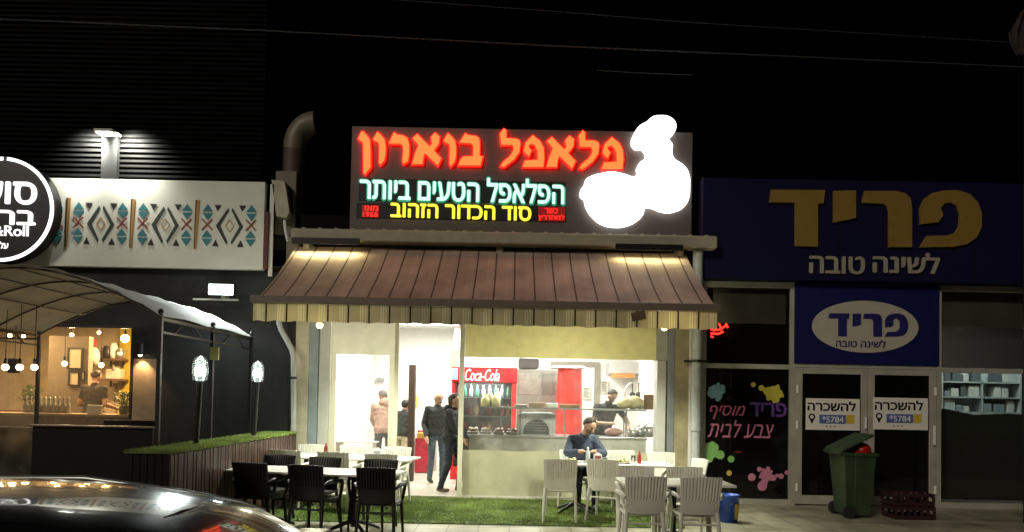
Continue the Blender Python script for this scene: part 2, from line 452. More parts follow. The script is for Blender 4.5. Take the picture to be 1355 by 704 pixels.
sheet('curtain_top', M_yellow, cu, -.805, 2.445, zt, 3.0, FY + .06, .012)
sheet('clear_pane', M_vinyl, cu, -.805, 2.445, zb, zt, FY + .062)
sheet('curtain_hem', M_hem, cu, -.805, 2.445, .05, zb, FY + .06, .014)

# ================================================================== AWNING
M_awn = striped('awning_cloth', (.44, .325, .265), (.50, .385, .315), (.10, .065, .05), .3, .12)
M_val = striped('valance_cloth', (.62, .56, .37), (.84, .79, .58), (.05, .035, .02), .29, .42)
aw = thing('awning', 'striped brown retractable awning with a pale striped valance over the falafel shop front', 'awning', (-.3, 11.4, 3.4))
AX0, AX1, AYF, AYB, AZF, AZB = -3.66, 2.87, 10.42, 12.28, 3.03, 4.16
b = MB(); rows = []
for i in range(13):
    t = i / 12; rows.append([(AX0 + .02 + (AX1 - AX0 - .04) * (j / 60) + (0.02) * (1 - t), AYF + (AYB - AYF) * t, AZF + (AZB - AZF) * t - .05 * math.sin(math.pi * t) + .007 * math.sin(j * 1.05 + 2 * math.sin(j * .31)) * (1 - t) + .004 * math.sin(i * .9 + j * .37)) for j in range(61)])
b.grid(rows, (0, .006, -.012)); b.build('awning_cloth', M_awn, aw)
M_bar = mat('brown_grey_bar', (.17, .13, .11), .4, var=.1)
part('front_bar', M_bar, aw, (AX0 - .04, AYF - .07, AZF - .06, AX1 + .05, AYF + .04, AZF + .05), bev=.02)
b = MB(); zv0 = at(640, 430, AYF - .03).z
b.grid([[(AX0 + (AX1 - AX0) * j / 90, AYF - .025 + .012 * math.sin(j * .9) * (1 - i / 3), zv0 + (AZF - .062 - zv0) * i / 3 + (.010 * math.sin(j * 1.4 + math.sin(j * .23) * 2) if i == 0 else 0)) for j in range(91)] for i in range(4)], (0, .004, 0))
va = b.build('valance', M_val, aw)
p = at(845, 418, AYF - .05); b = MB()
b.box(-.1, -.004, -.06, .1, .004, .06, M=Matrix.Translation((p.x, AYF - .047, p.z)) @ Matrix.Rotation(R(-14), 4, 'Y'))
b.build('repair_patch', mat('brown_patch', (.12, .08, .045), .8), va)
M_cas = mat('awning_cassette', (.40, .37, .27), .45, var=.1)
part('cassette', M_cas, aw, (-3.66, 12.05, 4.22, 3.32, 12.34, 4.42), bev=.025)
b = MB()
for i in range(26): b.box(-3.5 + i * .265, 12.1, 4.418, -3.44 + i * .265, 12.3, 4.445, .008); b.build('cassette_bracket', M_cas, aw); b = MB()
for x in (-3.2, 2.45):
    b = MB(); b.tube([(x, 12.2, 3.93), (x + (.5 if x < 0 else -.5), 11.3, 3.22), (x, 10.45, 3.0)], .025); b.build('folding_arm', M_alu, aw)
for x in (-3.5, -.3, 2.7): part('wall_bracket', M_cas, aw, (x, 12.2, 4.05, x + .1, 12.495, 4.218))
# two small floodlights under the cassette
for i, px in enumerate((386, 890)):
    x = at(px, 325, 12.0).x + (.55 if i == 0 else -.38)
    t = thing('awning_spotlight', ['small warm spotlight at the sheet metal end of the awning cassette', 'small warm spotlight under the awning cassette beside the purple sign'][i], 'spotlight', (x, 11.98, 4.3), 0, 'spotlights washing the awning')
    part('housing', M_blackmetal, t, (x - .55, 12.0, 4.185, x + .55, 12.045, 4.25), (x - .55, 11.975, 4.145, x + .55, 11.998, 4.25), bev=.004)
    part('lens', glow('warm_lens', (1, .88, .5), 4), t, (x - .53, 12.005, 4.172, x + .53, 12.04, 4.183))
    l = lamp('spot_lamp', 'AREA', (x, 12.0, 4.168), 27 if i == 0 else 17, (1, .93, .46), t, 1.04, .04); aim(l, (0, -.55, -.83))

for i, (px, py) in enumerate(((423, 430), (879, 433))):
    q = at(px, py, 10.8)
    t = thing('awning_lamp', ['small warm lamp under the awning at the planter end', 'small warm lamp under the awning at the drain pipe end by the pale pillar'][i], 'lamp', q, 0, 'lamps under the awning')
    b = MB(); b.tube([q + Vector((0, 0, .05)), (q.x, 10.8, 3.2)], .012, 6); b.cone(q + Vector((0, 0, .03)), q + Vector((0, 0, .08)), .06, .03, 14); b.build('holder', M_blackmetal, t)
    b = MB(); b.ball(q, .05, 18, 12); b.build('bulb', glow('amber_bulb', (1, .86, .3), 3), t)
    lamp('awning_light', 'POINT', q - Vector((0, 0, .09)), 26, (1, .92, .62), t, .12); l = lamp('awning_downlight', 'SPOT', q - Vector((0, 0, .1)), 410, (.96, 1, .80), t, .12, spot=R(150), blend=.8); aim(l, (.35 if i == 0 else -.5, .0 if i == 0 else .12, -1))

# ================================================================== FALAFEL SIGN
SY = 12.16
sg = thing('shop_sign', 'long grey sign with glowing orange, mint and yellow letters and a white glowing figure', 'sign', (.15, SY + .1, 4.4))
sx0, sx1 = at(464, 240, SY).x, at(916, 240, SY).x
sz0, sz1 = at(690, 309, SY).z, at(690, 171, SY).z
part('sign_panel', mat('grey_brown_panel', (.135, .112, .10), .6, var=.06, vscale=1.5), sg, (sx0, SY, sz0, sx1, SY + .14, sz1), bev=.01)
b = MB()
for i in range(9):
    x = sx0 + .3 + i * (sx1 - sx0 - .6) / 8; b.box(x - .02, SY + .03, 4.40, x + .02, SY + .1, sz0 + .01)
b.build('sign_leg', M_blackmetal, sg)
def zp(pts, ox, oy, s, dx=0, dy=0): return [((lambda q: (q.x, q.z))(at(ox + (x + dx) / s, oy + (y + dy) / s, SY))) for x, y in pts]
NUN = [(70, 118), (92, 74), (104, 76), (128, 104), (142, 125), (146, 200), (146, 292), (112, 337), (104, 330), (101, 150), (95, 134), (80, 128)]
VAV = [(163, 122), (190, 77), (212, 98), (234, 125), (240, 170), (238, 215), (230, 252), (206, 279), (199, 265), (201, 165), (195, 140), (172, 130)]
RESH = [(260, 145), (293, 80), (308, 93), (350, 100), (374, 115), (385, 150), (385, 210), (377, 256), (350, 273), (344, 257), (350, 185), (343, 158), (330, 147), (275, 148)]
ALEF = [(407, 116), (436, 91), (512, 168), (528, 152), (519, 112), (545, 83), (572, 104), (570, 145), (537, 190), (582, 240), (562, 284), (485, 208), (475, 220), (467, 274), (404, 274), (421, 215), (444, 158)]
BET = [(698, 140), (734, 86), (748, 98), (798, 103), (815, 115), (821, 135), (821, 226), (840, 229), (826, 282), (690, 282), (704, 247), (722, 229), (781, 227), (783, 165), (768, 145), (713, 143)]
LAM = [(102, 88), (126, 56), (140, 68), (142, 116), (205, 120), (222, 130), (228, 150), (222, 198), (188, 246), (126, 293), (107, 287), (120, 264), (164, 228), (186, 190), (184, 162), (172, 155), (110, 155)]
PE = [(248, 190), (262, 140), (305, 99), (350, 135), (372, 178), (376, 235), (370, 292), (243, 292), (255, 255), (336, 250), (334, 195), (318, 160), (300, 147), (280, 158), (278, 170), (296, 192), (282, 226), (262, 212)]
S5 = 939 / 200
LET = [zp(NUN, 460, 160, S5), zp(VAV, 460, 160, S5), zp(RESH, 460, 160, S5), zp(ALEF, 460, 160, S5), zp(VAV, 460, 160, S5, 436, 9), zp(BET, 460, 160, S5),
       zp(LAM, 640, 160, S5), zp(PE, 640, 160, S5), zp(ALEF, 640, 160, S5, -14, 18), zp(LAM, 640, 160, S5, 487, 13), zp(PE, 640, 160, S5, 488, 12)]
polys('letter_halo', LET, SY - .002, .022, glow('red_neon', (1, .007, .003), 7.0), sg, offset=.012)
polys('orange_letters', LET, SY - .048, .012, glow('orange_face', (1, .20, .042), 1.35), sg, offset=-.002)
# mint line on its black strip, yellow line on its own, red corner notes
def pbox(x0, y0, x1, y1, Y):
    p = at((x0 + x1) / 2, (y0 + y1) / 2, Y); w = (x1 - x0) / sc(Y) / 2; h = (y1 - y0) / sc(Y) / 2
    return p.x - w, p.z - h, p.x + w, p.z + h
def strip(name, px, m, root, Y, bev=.01, d=.012):
    x0, z0, x1, z1 = pbox(*px, Y); b = MB(); b.box(x0, Y - d, z0, x1, Y - .002, z1, bev); return b.build(name, m, root)
TILT = -.0085
strip('black_strip', (474, 238.5, 749, 268), mat('black_strip', (.01, .012, .012), .5), sg, SY, .004)
strip('black_strip', (471, 271, 749, 291), MATS['black_strip'], sg, SY, .004)
M_mint = glow('mint_face', (.62, 1, .87), 1.05); M_yel = glow('yellow_face', (1, .87, .06), 1.15); M_rd = glow('red_face', (1, .03, .02), 1.3)
text('mint_halo', 'הפלאפל הטעים ביותר', (475, 233.5, 748, 269), SY - .013, glow('green_glow', (.03, .30, .17), .6), sg, .003, .04, tilt=TILT)
text('mint_letters', 'הפלאפל הטעים ביותר', (476, 235, 747, 267), SY - .019, M_mint, sg, .02, .016, tilt=TILT)
text('yellow_letters', 'סוד הכדור הזהוב', (517, 271.5, 703, 290), SY - .016, M_yel, sg, .02, .028, tilt=TILT)
strip('red_plate', (479, 271.5, 502, 288), glow('dim_red', (.30, .008, .008), .5), sg, SY - .014, .002)
strip('red_plate', (712, 274, 748, 293), MATS['dim_red'], sg, SY - .014, .002)
text('red_letters', 'מאז', (482, 272.5, 500, 279), SY - .03, M_rd, sg, .004, .02)
text('red_letters', '1966', (480.5, 280.5, 500, 287), SY - .03, M_rd, sg, .004, .02, heb_=False)
text('red_letters', 'כשר', (721, 275.5, 738, 282.5), SY - .03, M_rd, sg, .004, .02)
text('red_letters', 'למהדרין', (713, 284, 747, 292.5), SY - .03, M_rd, sg, .004, .02)
FIG = [(330, 200), (345, 150), (375, 110), (410, 90), (440, 65), (480, 58), (525, 65), (555, 90), (560, 125), (545, 155), (525, 177), (543, 210), (540, 240), (548, 275), (600, 315), (625, 352), (632, 430), (625, 490), (600, 530), (560, 550), (520, 557), (470, 548), (440, 535), (405, 533), (390, 570), (360, 600), (310, 625), (240, 632), (180, 618), (125, 575), (95, 525), (85, 490), (68, 475), (70, 440), (85, 420), (95, 390), (130, 368), (180, 355), (230, 348), (290, 358), (356, 368), (358, 330), (375, 300), (402, 275), (388, 235), (350, 230)]
polys('glowing_cutout', [zp(FIG, 750, 140, 704 / 180)], SY - .002, .04, glow('white_face', (1, 1, 1), 3.0), sg, smooth=True)

# drain pipes, wires and vents on the front
M_pipe = mat('grey_pipe', (.40, .42, .41), .5, var=.15)
t = thing('drain_pipe', 'bent grey drain pipe at the planter end of the awning', 'drain pipe', (-3.6, 12.3, 0))
b = MB(); b.tube([at(369, 400, 12.3), at(369.5, 428, 12.3), at(372, 436, 12.3), at(386, 462, 12.3), at(388.5, 472, 12.3), at(388.5, 560, 12.3), (at(388.5, 560, 12.3).x, 12.3, .02)], .045, 10); b.build('pipe', M_pipe, t)
q = at(388.5, 500, 12.3)
for z in (q.z, .5): b = MB(); b.cone((q.x, 12.3, z - .02), (q.x, 12.3, z + .02), .053, .053); b.build('pipe_clip', M_blackmetal, t)
t = thing('drain_pipe', 'straight grey drain pipe beside the paint splashed window', 'drain pipe', (at(921, 540, 12.25).x, 12.25, 0))
q = at(921, 540, 12.25); b = MB(); b.tube([(q.x, 12.25, .02), (q.x, 12.25, 1.25)], .078, 12); b.tube([(q.x, 12.25, 1.25), (q.x, 12.25, 4.2)], .085, 12); b.build('pipe', M_pipe, t)
b = MB(); z = at(921, 478, 12.25).z; b.cone((q.x, 12.25, z - .025), (q.x, 12.25, z + .025), .095, .095); b.box(q.x - .2, 12.27, z - .02, q.x + .2, 12.3, z + .02); b.build('pipe_clip', M_blackmetal, t); b = MB(); b.cone((q.x, 12.25, 1.22), (q.x, 12.25, 1.3), .094, .094); b.build('pipe_socket', M_pipe, t)
# elbow vent on the roof
t = thing('roof_vent', 'beige elbow vent pipe rising from the dark roof beside the falafel sign', 'vent', (at(388, 215, 12.92).x, 12.92, 4.5))
q0 = at(389, 232, 12.92); q1 = at(389, 196, 12.92); q2 = at(418, 163, 12.92)
M_vent = mat('beige_sheet_metal', (.15, .13, .085), .5)
b = MB(); pts = [(q0.x, 12.92, q0.z - .2), (q0.x, 12.92, q1.z - .05)]
for i in range(1, 9):
    a = R(90 * i / 8); rr = q2.x - q0.x; pts.append((q0.x + rr * (1 - math.cos(a)), 12.92, q1.z + (q2.z - q1.z) * math.sin(a)))
b.tube(pts[1:], .20, 16, caps=False); b.build('elbow', M_vent, t)
b = MB(); b.cone((q0.x, 12.92, 4.45), (q0.x, 12.92, q1.z - .05), .20, .20, 16); b.build('duct', mat('brown_duct', (.07, .05, .035), .6), t)
# sheet metal housing and white edge next to the pattern board
t = thing('condenser_unit', 'beige sheet metal unit squeezed between pattern board and falafel sign', 'air conditioner', (at(376, 270, 12.7).x, 12.7, 3.8))
x0, z0, x1, z1 = pbox(366, 228, 394, 312, 12.7); part('casing', M_vent, t, (x0, 12.6, z0, x1, 12.95, z1), bev=.01)
b = MB(); x0, z0, x1, z1 = pbox(361, 240, 386, 290, 12.5)
b.prism([(x0, z1), (x1 - .1, z1 - .02), (x1, z0 + .1), (x1 - .05, z0), (x0 + .1, z0 + .02)], 'y', 12.4, 12.58); b.build('bent_cover', mat('cream_sheet', (.42, .40, .30), .5, var=.2), t)
b = MB(); b.tube([at(377, 292, 12.45), at(378, 305, 12.4), at(381, 318, 12.3)], .03); b.build('drain_hose', M_white, t)
part('bracket', M_vent, t, (-3.9, 12.6, 3.7, -3.3, 12.8, at(376, 312, 12.7).z + .003))

# ================================================================== PATTERNED RESTAURANT (left)
rs = thing('restaurant', 'dark restaurant with a white patterned fascia and a warm lit window', 'building', (-7.5, FY, 0))
BZ0, BZ1, BXR = at(250, 355, 12.35).z, at(250, 239, 12.35).z, at(349, 300, 12.35).x
WX0, WX1, WZ0, WZ1 = -11.5, at(176, 490, FY).x, 1.05, at(130, 430, FY).z
part('front_wall', M_darkwall, rs, (WX1, FY, 0, -3.67, FY + .18, BZ0 - .005), (WX0 - .5, FY, WZ1, WX1 - .001, FY + .18, BZ0 - .005))
part('window_apron', mat('shaded_apron', (.004, .004, .004), .8, spec=.2), rs, (WX0 - .5, FY, 0, WX1 - .001, FY + .18, WZ0 - .052))  # wall below the window, its shade put into a blacker colour
b = MB()
for i in range(68):
    z = BZ0 + .1 + i * .085; b.prism([(FY + .02, z), (FY - .03, z + .012), (FY - .03, z + .05), (FY + .02, z + .062)], 'x', -13, -4.3)
b.box(-13, FY + .021, BZ0, -4.3, FY + .18, BZ0 + 6.0)
b.build('cladding', M_clad, rs)
part('roof', M_darkwall, rs, (-13, FY + .19, 4.2, -3.9, 18.8, 4.4))
M_tan = mat('tan_wall', (.34, .27, .17), .8, var=.15)
part('back_wall', M_tan, rs, (-13, 16.6, 0, -4.2, 16.8, 3.9))
part('side_wall', M_tan, rs, (-4.2, FY + .2, 0, -3.9, 16.8, 3.9))
part('inner_floor', M_wood, rs, (-13, FY + .2, 0, -4.2, 16.6, .03))
part('raised_floor', M_wood, rs, (-12.9, 13.52, .031, -4.25, 16.55, .21))
part('inner_ceiling', mat('dark_ceiling', (.06, .05, .04), .8), rs, (-13, FY + .2, 3.3, -4.2, 16.6, 3.4))
part('partition', mat('taupe_wall', (.20, .165, .12), .85, var=.1), rs, (at(64, 480, 14.6).x, 14.6, 0, at(117, 480, 14.6).x, 14.75, at(100, 445, 14.6).z))
part('ochre_panel', mat('ochre_wall', (.42, .30, .02), .8, var=.1), rs, (at(159, 480, 16.5).x, 16.45, .03, at(190, 480, 16.5).x, 16.599, 3.2))
part('window_frame', M_blackmetal, rs, (WX0, FY - .01, WZ1 - .05, WX1, FY + .03, WZ1), (WX1 - .045, FY - .012, WZ0, WX1 - .001, FY + .032, WZ1 - .051), (WX0, FY - .06, WZ0 - .05, WX1, FY + .2, WZ0))
part('window_pane', clear('restaurant_glass', (.95, .93, .88), .03), rs, (WX0, FY + .07, WZ0, WX1 - .05, FY + .076, WZ1 - .05))
# fascia board with its painted pattern
fb = MB(); fb.box(-13, 12.35, BZ0, BXR, FY - .035, BZ1)
fbo = fb.build('fascia_board', mat('offwhite_board', (.78, .79, .71), .6, var=.06, vscale=2), rs)
PT = MB(); PY = 12.346
def q2(pts, mi):
    PT.cur = mi; w = [at(x, y, 12.35) for x, y in pts]
    PT.prism([(a.x, a.z) for a in w], 'y', PY - .004, PY)
def zz(pts): return [(x / 2.932, 140 + y / 2.932) for x, y in pts]
def unit(dx, dy):
    s = lambda pts, mi: q2(zz([(x + dx, y + dy) for x, y in pts]), mi)
    s([(265, 357), (277, 358), (262, 548), (252, 547)], 0); s([(259, 357), (264.5, 357), (251.5, 547), (255, 547)][::1], 1)
    for cx in (307, 477):
        o = 3 if cx > 400 else 0
        for cyy in (403, 503):
            c2 = cx - 4 * (cyy > 450)
            s([(c2 - 21, cyy + o - 2), (c2, cyy - 30 + o), (c2 + 20, cyy + o - 2)], 2); s([(c2 - 21, cyy + 4 + o), (c2 + 20, cyy + 4 + o), (c2 - 1, cyy + 33 + o)], 2)
        s([(cx - 25, 431 + o), (cx - 20, 429 + o), (cx + 20, 472 + o), (cx + 15, 475 + o)], 3)
        PT.cur = 3
        w = [at(*zz([(x + dx, y + dy)])[0], 12.35) for x, y in ((cx + 14, 430 + o), (cx + 19, 433 + o), (cx - 20, 476 + o), (cx - 25, 472 + o))]
        PT.prism([(a.x, a.z) for a in w], 'y', PY - .008, PY - .0045)
    s([(333, 376), (360, 377), (345, 400)], 4); s([(428, 378), (456, 379), (440, 402)], 4)
    s([(323, 536), (348, 537), (337, 510)], 4); s([(420, 539), (446, 540), (434, 513)], 4)
    s([(386, 387), (390, 398), (355, 457), (383, 520), (378, 530), (338, 457)], 5)
    s([(403, 387), (399, 398), (429, 461), (395, 520), (399, 530), (444, 461)], 5)
    for a, bb in (((391, 433), (375, 458)), ((375, 458), (393, 482)), ((393, 482), (408, 458)), ((408, 458), (391, 433))):
        d = Vector((bb[0] - a[0], bb[1] - a[1])).normalized(); nn = Vector((-d.y, d.x)) * 1.6; d = d * .8
        s([(a[0] + nn.x + d.x, a[1] + nn.y + d.y), (bb[0] + nn.x - d.x, bb[1] + nn.y - d.y), (bb[0] - nn.x - d.x, bb[1] - nn.y - d.y), (a[0] - nn.x + d.x, a[1] - nn.y + d.y)], 6)
for k in (-2, -1, 0, 1, 2): unit(250 * k - (0 if k < 2 else 0), 4.5 * k)
pal = [mat('pattern_ochre', (.42, .22, .06), .7), mat('pattern_rust', (.06, .02, .012), .7), mat('pattern_teal', (.035, .20, .25), .7), mat('pattern_red', (.25, .03, .02), .7),
       mat('pattern_black', (.016, .016, .013), .7), mat('pattern_green', (.035, .05, .04), .7), mat('pattern_gold', (.45, .26, .08), .7)]
# drop what would run over the end of the board
keep = [i for i, f in enumerate(PT.f) if max(PT.v[v][0] for v in f) < BXR - .03]
PT.f = [PT.f[i] for i in keep]; PT.m = [PT.m[i] for i in keep]; PT.sm = [PT.sm[i] for i in keep]
PT.build('painted_pattern', pal, fbo)
part('end_trim', mat('dark_red_trim', (.10, .02, .02), .6), rs, (BXR + .002, 12.36, BZ0 + .02, BXR + .07, 12.46, BZ1 - .5))
part('end_flashing', M_white, rs, (BXR + .075, 12.40, BZ0 - .1, BXR + .14, 12.43, BZ1 - .02))
# floodlight, mast lamp, sconce
p = at(292, 383, 12.2)
t = thing('floodlight', 'square white floodlight glaring on the dark wall under the fascia board', 'floodlight', (p.x, FY, p.z))
part('lamp_body', M_blackmetal, t, (p.x - .21, 12.22, p.z - .1, p.x + .21, 12.3, p.z + .1), bev=.01)
part('lens', glow('cool_lens', (.86, 1, .97), 9), t, (p.x - .2, 12.2, p.z - .085, p.x + .2, 12.218, p.z + .085))
part('bracket', M_alu, t, (p.x - .5, 12.3, p.z - .17, p.x + .25, 12.34, p.z - .14), (p.x - .03, 12.3, p.z - .139, p.x + .03, FY, p.z))
l = lamp('flood_lamp', 'AREA', (p.x, 12.15, p.z), 85, (.9, 1, .97), t, .4, .17); aim(l, (-.1, -.75, -.65))
p = at(133, 174, 12.1)
t = thing('wall_lamp', 'bright mast lamp on black ribbed cladding above the patterned fascia', 'wall lamp', (p.x, FY, BZ1))
part('mast', mat('grey_mast', (.004, .0042, .004), .7, spec=.2), t, (p.x - .13, 12.38, BZ1 + .002, p.x + .13, FY - .032, p.z + .02))
part('lamp_head', M_alu, t, (p.x - .16, 12.16, p.z + .03, p.x + .16, 12.46, p.z + .08), bev=.015)
part('lens', glow('mast_lens', (1, 1, .93), 14), t, (p.x - .13, 12.18, p.z + .015, p.x + .13, 12.36, p.z + .028))
for dx in (-.24, .24): l = lamp('mast_light', 'SPOT', (p.x + dx, 12.17, p.z + .01), 1300, (1, 1, .88), t, .05, spot=R(116), blend=1.0); aim(l, (dx * .8, .85, -.55))
p = at(190, 470, FY)
t = thing('wall_sconce', 'black cylinder sconce throwing warm light down the taupe wall strip', 'sconce', (p.x, FY, p.z))
b = MB(); b.cone((p.x, FY - .11, p.z), (p.x, FY - .11, p.z + .18), .055, .055, 16); b.box(p.x - .02, FY - .06, p.z + .05, p.x + .02, FY - .0, p.z + .1); b.build('shade', M_blackmetal, t)
b = MB(); b.ball((p.x, FY - .11, p.z - .0), .03); b.build('bulb', glow('sconce_bulb', (1, .66, .3), 30), t)
l = lamp('sconce_light', 'SPOT', (p.x, FY - .11, p.z - .03), 45, (1, .62, .28), t, .03, spot=R(100), blend=.6); aim(l, (0, .15, -1))
x0, z0, x1, z1 = pbox(177, 432, 208, 556, FY); part('taupe_strip', mat('taupe_strip', (.26, .2, .14), .8, var=.2), rs, (x0, FY - .02, 1.0, x1, FY - .003, z1 - .55))
# round sign
RY = 12.1
p = at(2, 277, RY); rr = 71 / sc(RY)
t = thing('round_sign', 'round black restaurant sign with a lit white ring and white letters', 'sign', (p.x, RY, p.z))
b = MB(); b.cone((p.x, RY, p.z), (p.x, RY + .2, p.z), rr, rr, 64); b.build('disc', mat('navy_disc', (.006, .007, .014), .35), t)
b = MB(); n = 72
for i in range(n):
    a0, a1 = 2 * math.pi * i / n, 2 * math.pi * (i + 1) / n
    if 17 <= i % n <= 17: continue
    r0, r1 = rr * .925, rr * .985
    P = lambda r, a: (p.x + r * math.cos(a), p.z + r * math.sin(a))
    b.prism([P(r0, a0), P(r1, a0), P(r1, a1), P(r0, a1)], 'y', RY - .02, RY - .002)
b.build('lit_ring', glow('ring_white', (1, .97, 1), 2.0), t)
M_rw = glow('sign_white', (1, 1, 1), 1.3)
text('sign_letters', 'סושי', (-38, 241, 48.5, 270), RY - .002, M_rw, t, .02, .03)
text('sign_letters', 'ברול', (-38, 273.5, 47, 297), RY - .002, M_rw, t, .02, .03)
text('sign_letters', 'Rice&Roll', (-45, 298.5, 38, 312), RY - .002, M_rw, t, .012, .02, heb_=False)
text('sign_letters', 'על', (0, 320, 11, 329), RY - .002, M_rw, t, .01, .012)
part('sign_mount', M_blackmetal, t, (p.x - .2, RY + .201, p.z - .3, p.x + .2, 12.349, p.z + .3))

# restaurant things behind the glass and under the pergola
def frame(px, label, Y, paper):
    x0, z0, x1, z1 = pbox(*px, Y); t = thing('picture_frame', label, 'picture frame', ((x0 + x1) / 2, Y, z0), 0, 'framed papers in the restaurant')
    part('frame', M_blackmetal, t, (x0, Y - .03, z0, x0 + .03, Y, z1), (x1 - .03, Y - .03, z0, x1, Y, z1), (x0 + .031, Y - .03, z1 - .03, x1 - .031, Y, z1), (x0 + .031, Y - .03, z0, x1 - .031, Y, z0 + .03))
    part('paper', paper, t, (x0 + .031, Y - .015, z0 + .031, x1 - .031, Y - .002, z1 - .031))
M_paper = mat('aged_paper', (.6, .54, .4), .8)
frame((90, 460, 110, 489), 'large black framed certificate on the taupe partition', 14.59, M_paper)
frame((91, 491, 106, 511), 'smaller framed paper under the certificate on the taupe partition', 14.59, M_paper)
frame((107, 491, 114, 504), 'little unframed looking notice beside the smaller framed paper', 14.59, M_paper)
def shelf_unit(py, label, Y=16.3):
    x0, x1 = at(136, py, Y).x, at(166, py, Y).x; z = at(150, py, Y).z
    t = thing('wall_shelf', label, 'shelf', ((x0 + x1) / 2, Y, z), 0, 'restaurant shelves')
    part('board', M_wood, t, (x0, Y - .15, z - .02, x1, Y + .14, z + .02)); part('bracket', M_blackmetal, t, (x0 + .1, Y + .1, z - .15, x0 + .13, Y + .14, z - .021), (x1 - .13, Y + .1, z - .15, x1 - .1, Y + .14, z - .021))
    return x0, x1, z
x0, x1, z = shelf_unit(476, 'upper wooden wall shelf carrying dark pots in the restaurant')
for i, (f, h, r, m, lb) in enumerate(((.22, .28, .1, M_blackmetal, 'dark round pot on the upper wooden shelf'), (.5, .34, .08, M_white, 'tall white jar on the upper wooden shelf'), (.8, .22, .11, M_steel, 'steel pot on the upper wooden shelf'))):
    xx = x0 + (x1 - x0) * f; b = MB(); b.lathe([(0, 0), (r * .9, 0), (r, h * .3), (r, h * .8), (r * .7, h * .92), (r * .75, h)], (xx, 16.28, z + .021)); tag(b.build('shelf_pot', m), lb, 'pot', 'pots on the restaurant shelf')
x0, x1, z = shelf_unit(503, 'lower wooden wall shelf with a white box in the restaurant')
b = MB(); b.box(x0 + .1, 16.2, z + .021, x1 - .06, 16.4, z + .24, .02); b.box(x0 + .3, 16.18, z + .241, x1 - .2, 16.38, z + .3, .02); tag(b.build('storage_box', mat('pale_box', (.5, .48, .42), .6)), 'pale storage box on the lower wooden shelf', 'box')
b = MB(); b.box(*[v for v in (at(121, 462, 15.9).x, 15.9, at(121, 462, 15.9).z, at(127, 450, 15.9).x, 15.93, at(121, 449, 15.9).z)]); tag(b.build('red_notice', M_red), 'small red notice hanging behind the restaurant window', 'notice')
b = MB(); q = at(125, 472, 15.9); b.lathe([(0, 0), (.12, .0), (.13, .02), (.02, .02)], (0, 0, 0)); 
for i, v in enumerate(b.v): b.v[i] = (q.x + v[0], 15.9 - v[2], q.z + v[1] * 1.6)
tag(b.build('wall_plate', M_white), 'oval white plate hung behind the restaurant window', 'plate')
# restaurant counter with goods
z = 1.28
t = thing('bar_counter', 'long wooden bar counter inside the restaurant window', 'counter', (-8, 13.2, 0))
part('counter_top', mat('pale_wood', (.35, .24, .12), .5, var=.2), t, (-11.2, 13.0, z - .05, -6.5, 13.5, z), bev=.01)
part('counter_front', M_wood, t, (-11.1, 13.08, .031, -6.55, 13.44, z - .051))
for i in range(10):
    q = at(34 + i * 6.2, 548, 13.25); b = MB(); b.lathe([(.0, 0), (.045, 0), (.05, .1), (.03, .17), (.015, .19), (.02, .26)], (q.x, 13.25, z + .001), 10); b.lathe([(.021, .255), (.021, .285), (0, .285)], (q.x, 13.25, z + .001), 8)
    tag(b.build('sauce_bottle', mat('glass_grey', (.3, .3, .28), .15, var=.2)), 'grey bottle in the row along the restaurant bar counter', 'bottle', 'bottles along the restaurant bar')
q = at(129, 545, 13.2); b = MB(); b.box(q.x - .14, 13.1, z, q.x + .12, 13.16, z + .16, .01); b.box(q.x - .1, 13.161, z, q.x + .1, 13.3, z + .015); tag(b.build('till_screen', M_white), 'pale till screen standing on the restaurant bar counter', 'screen')
def potted(px, py, Y, zz0, h, label, n=160, r=.16):
    q = at(px, py, Y); t = thing('potted_plant', label, 'plant', (q.x, Y, zz0))
    b = MB(); b.lathe([(.0, 0), (.07, 0), (.095, .16), (.085, .16), (.08, .13), (0, .13)], (q.x, Y, zz0)); b.build('pot', mat('dark_pot', (.06, .05, .04), .6), t)
    b = MB(); rnd = random.Random(px)
    for _ in range(n):
        a = rnd.uniform(0, 6.28); rr2 = rnd.uniform(0, r); zc = zz0 + .14 + rnd.uniform(0, h) ; c = Vector((q.x + rr2 * math.cos(a), Y + rr2 * math.sin(a), zc))
        d = Vector((math.cos(a), math.sin(a), rnd.uniform(.2, 1.3))).normalized() * rnd.uniform(.06, .13); s_ = d.cross(Vector((0, 0, 1))).normalized() * .02
        b.add([c, c + d * .5 + s_, c + d, c + d * .5 - s_], [[0, 1, 2, 3]])
    b.build('leaves', mat('leaf_green', (.05, .09, .03), .5, transl=.3, var=.3), t)
potted(164, 545, 13.2, z, .22, 'bushy potted plant at the end of the restaurant bar counter')
potted(41, 520, 14.3, 1.3, .3, 'pale green potted plant behind the row of bottles')
t = thing('side_cabinet', 'low cabinet behind the bar carrying a potted plant', 'cabinet', (at(41, 520, 14.3).x, 14.3, 0)); q = at(41, 520, 14.3)
part('carcass', M_wood, t, (q.x - .5, 14.1, .211, q.x + .5, 14.5, 1.295), bev=.01); part('door', M_tan, t, (q.x - .47, 14.085, .25, q.x - .01, 14.098, 1.2), (q.x + .01, 14.085, .25, q.x + .47, 14.098, 1.2))
